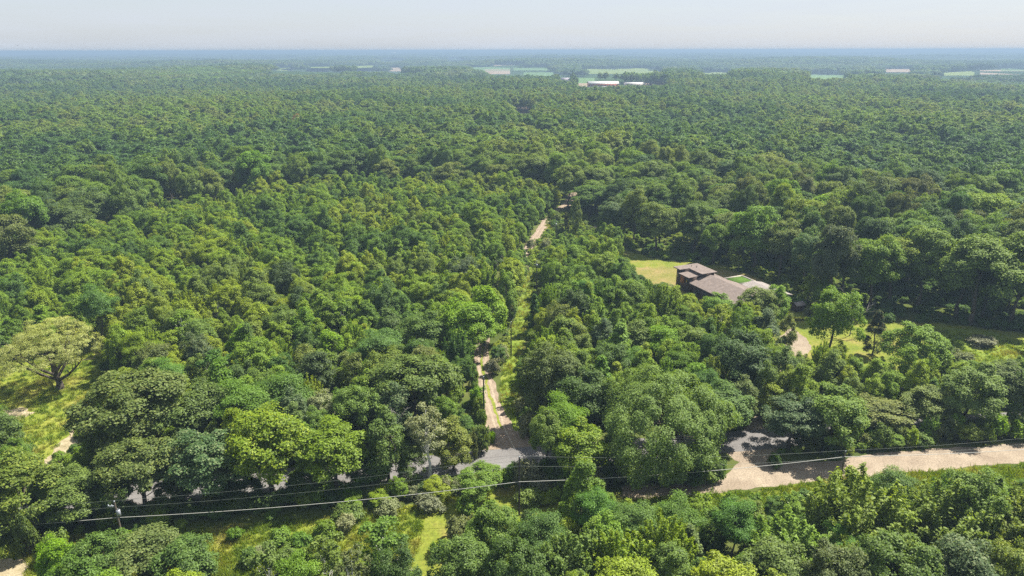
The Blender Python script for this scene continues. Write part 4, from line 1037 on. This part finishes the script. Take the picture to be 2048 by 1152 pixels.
def blossom(name, x, y, sx, sy, h, m, label, n=260, leaf=.22):
    r_ = np.random.default_rng(int(abs(x) * 10)); p_ = np.c_[r_.uniform(-sx, sx, n), r_.uniform(-sy, sy, n), h * (.5 + .5 * r_.random(n))]
    nr = r_.normal(size=(n, 3)) * .4 + (0, 0, 1); nr /= np.linalg.norm(nr, axis=1, keepdims=True)
    e = empty(name, (x, y, 0)); V, Q = blades(p_, nr, np.full(n, leaf), r_)
    obj('blossom', nmesh('blossom', V, Q, [m], tint=r_.random(n)), e)
    p_[:, 2] *= .6; V, Q = blades(p_, nr, np.full(n, leaf * 1.3), r_); obj('leaves', nmesh('leaves', V, Q, [TONES['mid green']], tint=r_.random(n)), e)
    tag(e, label, 'flowers')
x, y = g(1598, 642); blossom('flower_bed', x, y, 2.1, .45, .9, M_yel, 'low bright yellow flower strip behind the gravel yard', 420)
x, y = g(1008, 974); blossom('flower_clump', x, y, .28, .22, .9, M_red, 'tiny red flower clump in the grass left of the middle roadside pole', 60, .16)

# ------------------------------------------------------------------ ornamental grass, stakes and posts by the track mouth
def stakes(name, px_, by_, h, r, m, label, lean=0.0, cat='post'):
    x, y = g(px_, by_); e = empty(name, (x, y, 0))
    part('shaft', tube([(0, 0, -.3), (lean * h * .5, 0, h * .5), (lean * h, 0, h)], [r, r, r * .92], 8), m, e, True)
    part('cap', tube([(lean * h, 0, h), (lean * h, 0, h + .05)], [r * 1.15, r * .8], 8), m, e)
    tag(e, label, cat, None); return e
for k, (px_, by_, s_) in enumerate([(970, 893, 1.0), (983, 886, 1.0)]):
    x, y = g(px_, by_); r_ = np.random.default_rng(k); n = 1100; a = r_.random(n) * 6.28; q = r_.random(n) ** .5
    f = r_.random(n); base = np.c_[np.cos(a) * q * .35, np.sin(a) * q * .35, np.zeros(n)]; top = base + np.c_[np.cos(a) * .5 * f, np.sin(a) * .5 * f, 1.3 + 1.1 * r_.random(n)]
    w_ = np.c_[-np.sin(a), np.cos(a), np.zeros(n)] * .035; mid_ = base * .4 + top * .6 + (0, 0, .2)
    V = np.stack([base - w_, base + w_, mid_ + w_, mid_ - w_], 1).reshape(-1, 3); V2 = np.stack([mid_ - w_, mid_ + w_, top + w_ * .2, top - w_ * .2], 1).reshape(-1, 3)
    V = np.concatenate([V, V2]); me = nmesh('grass_blades', V, np.arange(len(V)).reshape(-1, 4), [TONES['bright green']], tint=r_.random(2 * n))
    e = obj('ornamental_grass', me); e.location = (x, y, 0)
    tag(e, ['left of two upright ornamental grass clumps at the dirt track mouth', 'right of two upright ornamental grass clumps at the dirt track mouth'][k], 'grass clump', 'ornamental grasses')
stakes('marker_stake', 988, 892, 1.0, .06, M_dark_pole, 'front black stake beside the ornamental grass clumps', .05)
stakes('marker_stake', 991, 886, 1.1, .06, M_dark_pole, 'rear black stake beside the ornamental grass clumps', -.05)
stakes('leaning_post', 955, 917, 1.6, .09, M_dark_pole, 'dark leaning post at the road edge left of the dirt track mouth', .15)
stakes('fence_post', 1449, 937, 1.7, .10, M_dark_pole, 'dark wooden post left of the gravel crossing below the huge round tree', .05)
stakes('fence_post', 1535, 930, 2.0, .10, M_wood_pole, 'grey-brown wooden post right of the gravel crossing under the trees', .0)

# ------------------------------------------------------------------ utility poles and lines
def pole(x, y, h, m, label, transformer=False, pale=False):
    e = empty('utility_pole', (x, y, 0)); tag(e, label, 'utility pole', 'utility poles')
    part('pole', tube([(0, 0, -.4), (0, 0, h * .5), (0, 0, h)], [.17, .145, .12], 10), m, e, True)
    part('insulator', tube([(0, 0, h), (0, 0, h + .1), (0, 0, h + .22), (0, 0, h + .3)], [.05, .1, .1, .04], 8), M_porcelain, e)
    if pale:
        t_ = part('transformer', tube([(.0, -.32, h - 1.5), (0, -.32, h - 1.45), (0, -.32, h - .75), (0, -.32, h - .7)], [.1, .24, .24, .1], 10), M_metal, e, True)
    if transformer:
        t_ = part('transformer', tube([(.34, -.1, h - 2.3), (.34, -.1, h - 2.25), (.34, -.1, h - 1.3), (.34, -.1, h - 1.25)], [.2, .28, .28, .2], 12), M_metal, e, True)
        part('bushing', tube([(.34, -.1, h - 1.25), (.34, -.1, h - 1.0)], [.06, .04], 6), M_porcelain, t_)
        part('bracket', box_vq(-1.1, 0.0, -.06, .06, h - .75, h - .63), M_metal, e)
        for k in range(2): part('insulator', tube([(-1.0 + .5 * k, 0, h - .62), (-1.0 + .5 * k, 0, h - .4)], [.08, .05], 6), M_porcelain, e)
    return e
LINE = []
for px_, by_, ty_, lab, tr in [(241, 1068, 1003, 'roadside pole carrying a grey transformer at lower left', True), (1036, 1030, 915, 'slim brown roadside pole standing in shrubs below the dirt track mouth', False), (1676, 985, 905, 'grey pole rising from the shrubs beside the right gravel lane', False)]:
    x = {241: -59.0, 1036: 1.0, 1676: 54.9}[px_]; y = {241: 85.0, 1036: 90.9, 1676: 97.5}[px_]
    h = height_at(y, ty_); LINE.append((x, y, h)); pole(x, y, h, M_wood_pole if px_ != 1036 else M_dark_pole, lab, tr)
print('pole heights', LINE)
TP = []
for px_, by_, ty_, lab in [(967, 850, 755, 'dark pole beside the dirt track, nearest along the track'), (1021, 712, 645, 'dark pole in the grass strip, second along the track'),
                           (1072, 580, 523, 'dark pole in the grass strip, third along the track'), (1111, 482, 443, 'dark pole at the upper bend, farthest along the track')]:
    x, y = g(px_, by_); h = height_at(y, ty_); TP.append((x, y, h)); pole(x, y, h, M_dark_pole, lab, False, ty_ < 600)
print(TP)
def cable(name, pts_, sag, r, m, label):
    path = []
    for a, b in zip(pts_[:-1], pts_[1:]):
        for k in range(16):
            f = k / 16; p_ = np.array(a) * (1 - f) + np.array(b) * f; p_[2] -= sag * 4 * f * (1 - f); path.append(p_)
    path.append(np.array(pts_[-1])); V, Q = tube(path, [r] * len(path), 6)
    tag(obj(name, nmesh(name, V, Q, [m], smooth_=True)), label, 'cable')
A, B, C = LINE
def z_at(pnt, py): return height_at(pnt[1], py)
Lx = (-119.0, 79.0); Rx = (112.0, 104.5)
cable('communication_cable', [(Lx[0], Lx[1] - .2, 5.4), (A[0], A[1] - .2, z_at(A, 1032)), (B[0], B[1] - .2, z_at(B, 962)), (C[0], C[1] - .2, z_at(C, 913)), (Rx[0], Rx[1] - .2, 5.6)], .75, .038, M_cable_white, 'thick pale cable hung low along the roadside poles')
cable('power_line', [(Lx[0], Lx[1], 8.8), (A[0], A[1], A[2] + .3), (B[0], B[1], B[2] + .3), (C[0], C[1], C[2] + .3), (Rx[0], Rx[1], 8.6)], .8, .014, M_wire, 'thin upper wire along the tops of the roadside poles')
cable('power_line', [(Lx[0], Lx[1] + .15, 7.6), (A[0], A[1] + .15, A[2] - 1.0), (B[0], B[1] + .15, B[2] - 1.6), (C[0], C[1] + .15, C[2] - 1.2), (Rx[0], Rx[1] + .15, 7.4)], .8, .014, M_wire, 'thin lower wire between the upper wire and the pale cable')
cable('service_line', [(B[0], B[1], B[2])] + [(a, b, c_) for a, b, c_ in TP], .7, .010, M_wire, 'very thin wire running up the track from pole to pole')

# ------------------------------------------------------------------ far buildings
M_white = simple('roof_white_membrane', (0.55, 0.53, 0.50), .6); M_brick = simple('wall_red_brick', (0.36, 0.13, 0.085), .85); M_pale = simple('wall_pale_render', (0.62, 0.55, 0.50), .8)
def hall(px_, by_, w_, d_, h_, arch, roofm, wallm, label, band=True, rz=0.0):
    x, y, z = terr_hit(px_, by_); e = empty('hall' if w_ > 20 else 'farmhouse', (x, y, z), rz); tag(e, label, 'building')
    part('wall', box_vq(-w_ / 2, w_ / 2, -d_ / 2, d_ / 2, -1, h_), wallm, e)
    if band: part('base_band', box_vq(-w_ / 2 - .3, w_ / 2 + .3, -d_ / 2 - .3, -d_ / 2 - .05, -1, h_ * .42), M_white, e)
    n = 9; V = []; Q = []
    for i in range(n):
        f = i / (n - 1) * 2 - 1; zz_ = h_ + .02 + arch * (1 - f * f)
        V += [(-w_ / 2 - 1, f * (d_ / 2 + 1), zz_), (w_ / 2 + 1, f * (d_ / 2 + 1), zz_), (-w_ / 2 - 1, f * (d_ / 2 + 1), zz_ + .5), (w_ / 2 + 1, f * (d_ / 2 + 1), zz_ + .5)]
    for i in range(n - 1):
        a = i * 4; b = a + 4; Q += [(a + 2, a + 3, b + 3, b + 2), (a, b, b + 1, a + 1), (a, a + 2, b + 2, b), (a + 1, b + 1, b + 3, a + 3)]
    Q += [(0, 1, 3, 2), (4 * n - 4, 4 * n - 2, 4 * n - 1, 4 * n - 3)]
    part('roof', (np.array(V), np.array(Q)), roofm, e)
    nw = max(2, int(w_ / 6)); 
    for i in range(nw): part('window', box_vq(-w_ / 2 + (i + .3) * w_ / nw, -w_ / 2 + (i + .7) * w_ / nw, -d_ / 2 - .5, -d_ / 2 - .31, h_ * .55, h_ * .78), M_glass, e)
hall(1205, 176, 52, 34, 7.5, 3.2, M_white, M_brick, 'large far red-brick hall with a curved white roof')
hall(1268, 173, 34, 30, 5.0, 1.2, M_white, M_pale, 'far low pale building right of the curved-roof hall', False)
hall(1130, 163, 17, 11, 4.5, 2.6, simple('roof_slate', (.28, .24, .28), .7), M_pale, 'small far house left of the curved-roof hall', False)
for k, (px_, by_, w_, lab) in enumerate([(785, 109.5, 75, 'tiny white building near the left-centre horizon'), (1384, 114.5, 40, 'tiny white building near the right-centre horizon'), (1592, 122, 22, 'tiny white building in the far wood right of the halls'),
                                         (982, 108, 40, 'tiny white building near the middle horizon'), (1885, 112, 30, 'tiny white building near the right horizon')]):
    x, y, z = terr_hit(px_, by_)
    hall(px_, by_, w_, w_ * .5, 16 + y / 700, 1.5, M_white, M_white, lab, False)

# soaring bird
M_bird = simple('feathers_dark', (.03, .028, .026), .8)
e = empty('bird', (0, 0, 0)); u_ = (35 - 1024) / F_PX; dd = 260.0
vv = (88.5 - 576) / F_PX; e.location = (u_ * dd, dd * (cP - vv * sP), CAM_H + dd * (-sP - vv * cP)); e.rotation_euler = (0, 0, .5)
part('body', tube([(0, -.35, 0), (0, -.2, 0), (0, .1, .02), (0, .32, .03), (0, .42, .02)], [.02, .08, .1, .06, .02], 7), M_bird, e, True)
for s_ in (-1, 1):
    V = np.array([(0, .14, .03), (s_ * .45, .2, .16), (s_ * .85, .02, .1), (s_ * .4, -.12, .13), (0, -.14, .02)]); V = np.concatenate([V, V - (0, 0, .025)])
    me = D.meshes.new('wing'); me.from_pydata([tuple(a) for a in V], [], [(0, 1, 2, 3, 4), (9, 8, 7, 6, 5), (0, 5, 6, 1), (1, 6, 7, 2), (2, 7, 8, 3), (3, 8, 9, 4), (4, 9, 5, 0)]); me.materials.append(M_bird); obj('wing', me, e)
tag(e, 'tiny dark bird gliding just above the left horizon', 'bird')

# ------------------------------------------------------------------ haze
m = D.materials.new('summer_haze'); m.use_nodes = True; t = m.node_tree; t.nodes.clear(); out = t.nodes.new('ShaderNodeOutputMaterial')
pv = t.nodes.new('ShaderNodeVolumePrincipled'); pv.inputs['Density'].default_value = HAZE_D; pv.inputs['Color'].default_value = (*HAZE_C, 1); pv.inputs['Anisotropy'].default_value = 0.1
t.links.new(pv.outputs[0], out.inputs['Volume'])
hz = obj('haze', nmesh('haze', *box_vq(-31000, 31000, -31000, 31000, -19, 74.8), [m])); tag(hz, 'pale blue summer haze over the land', kind='stuff')
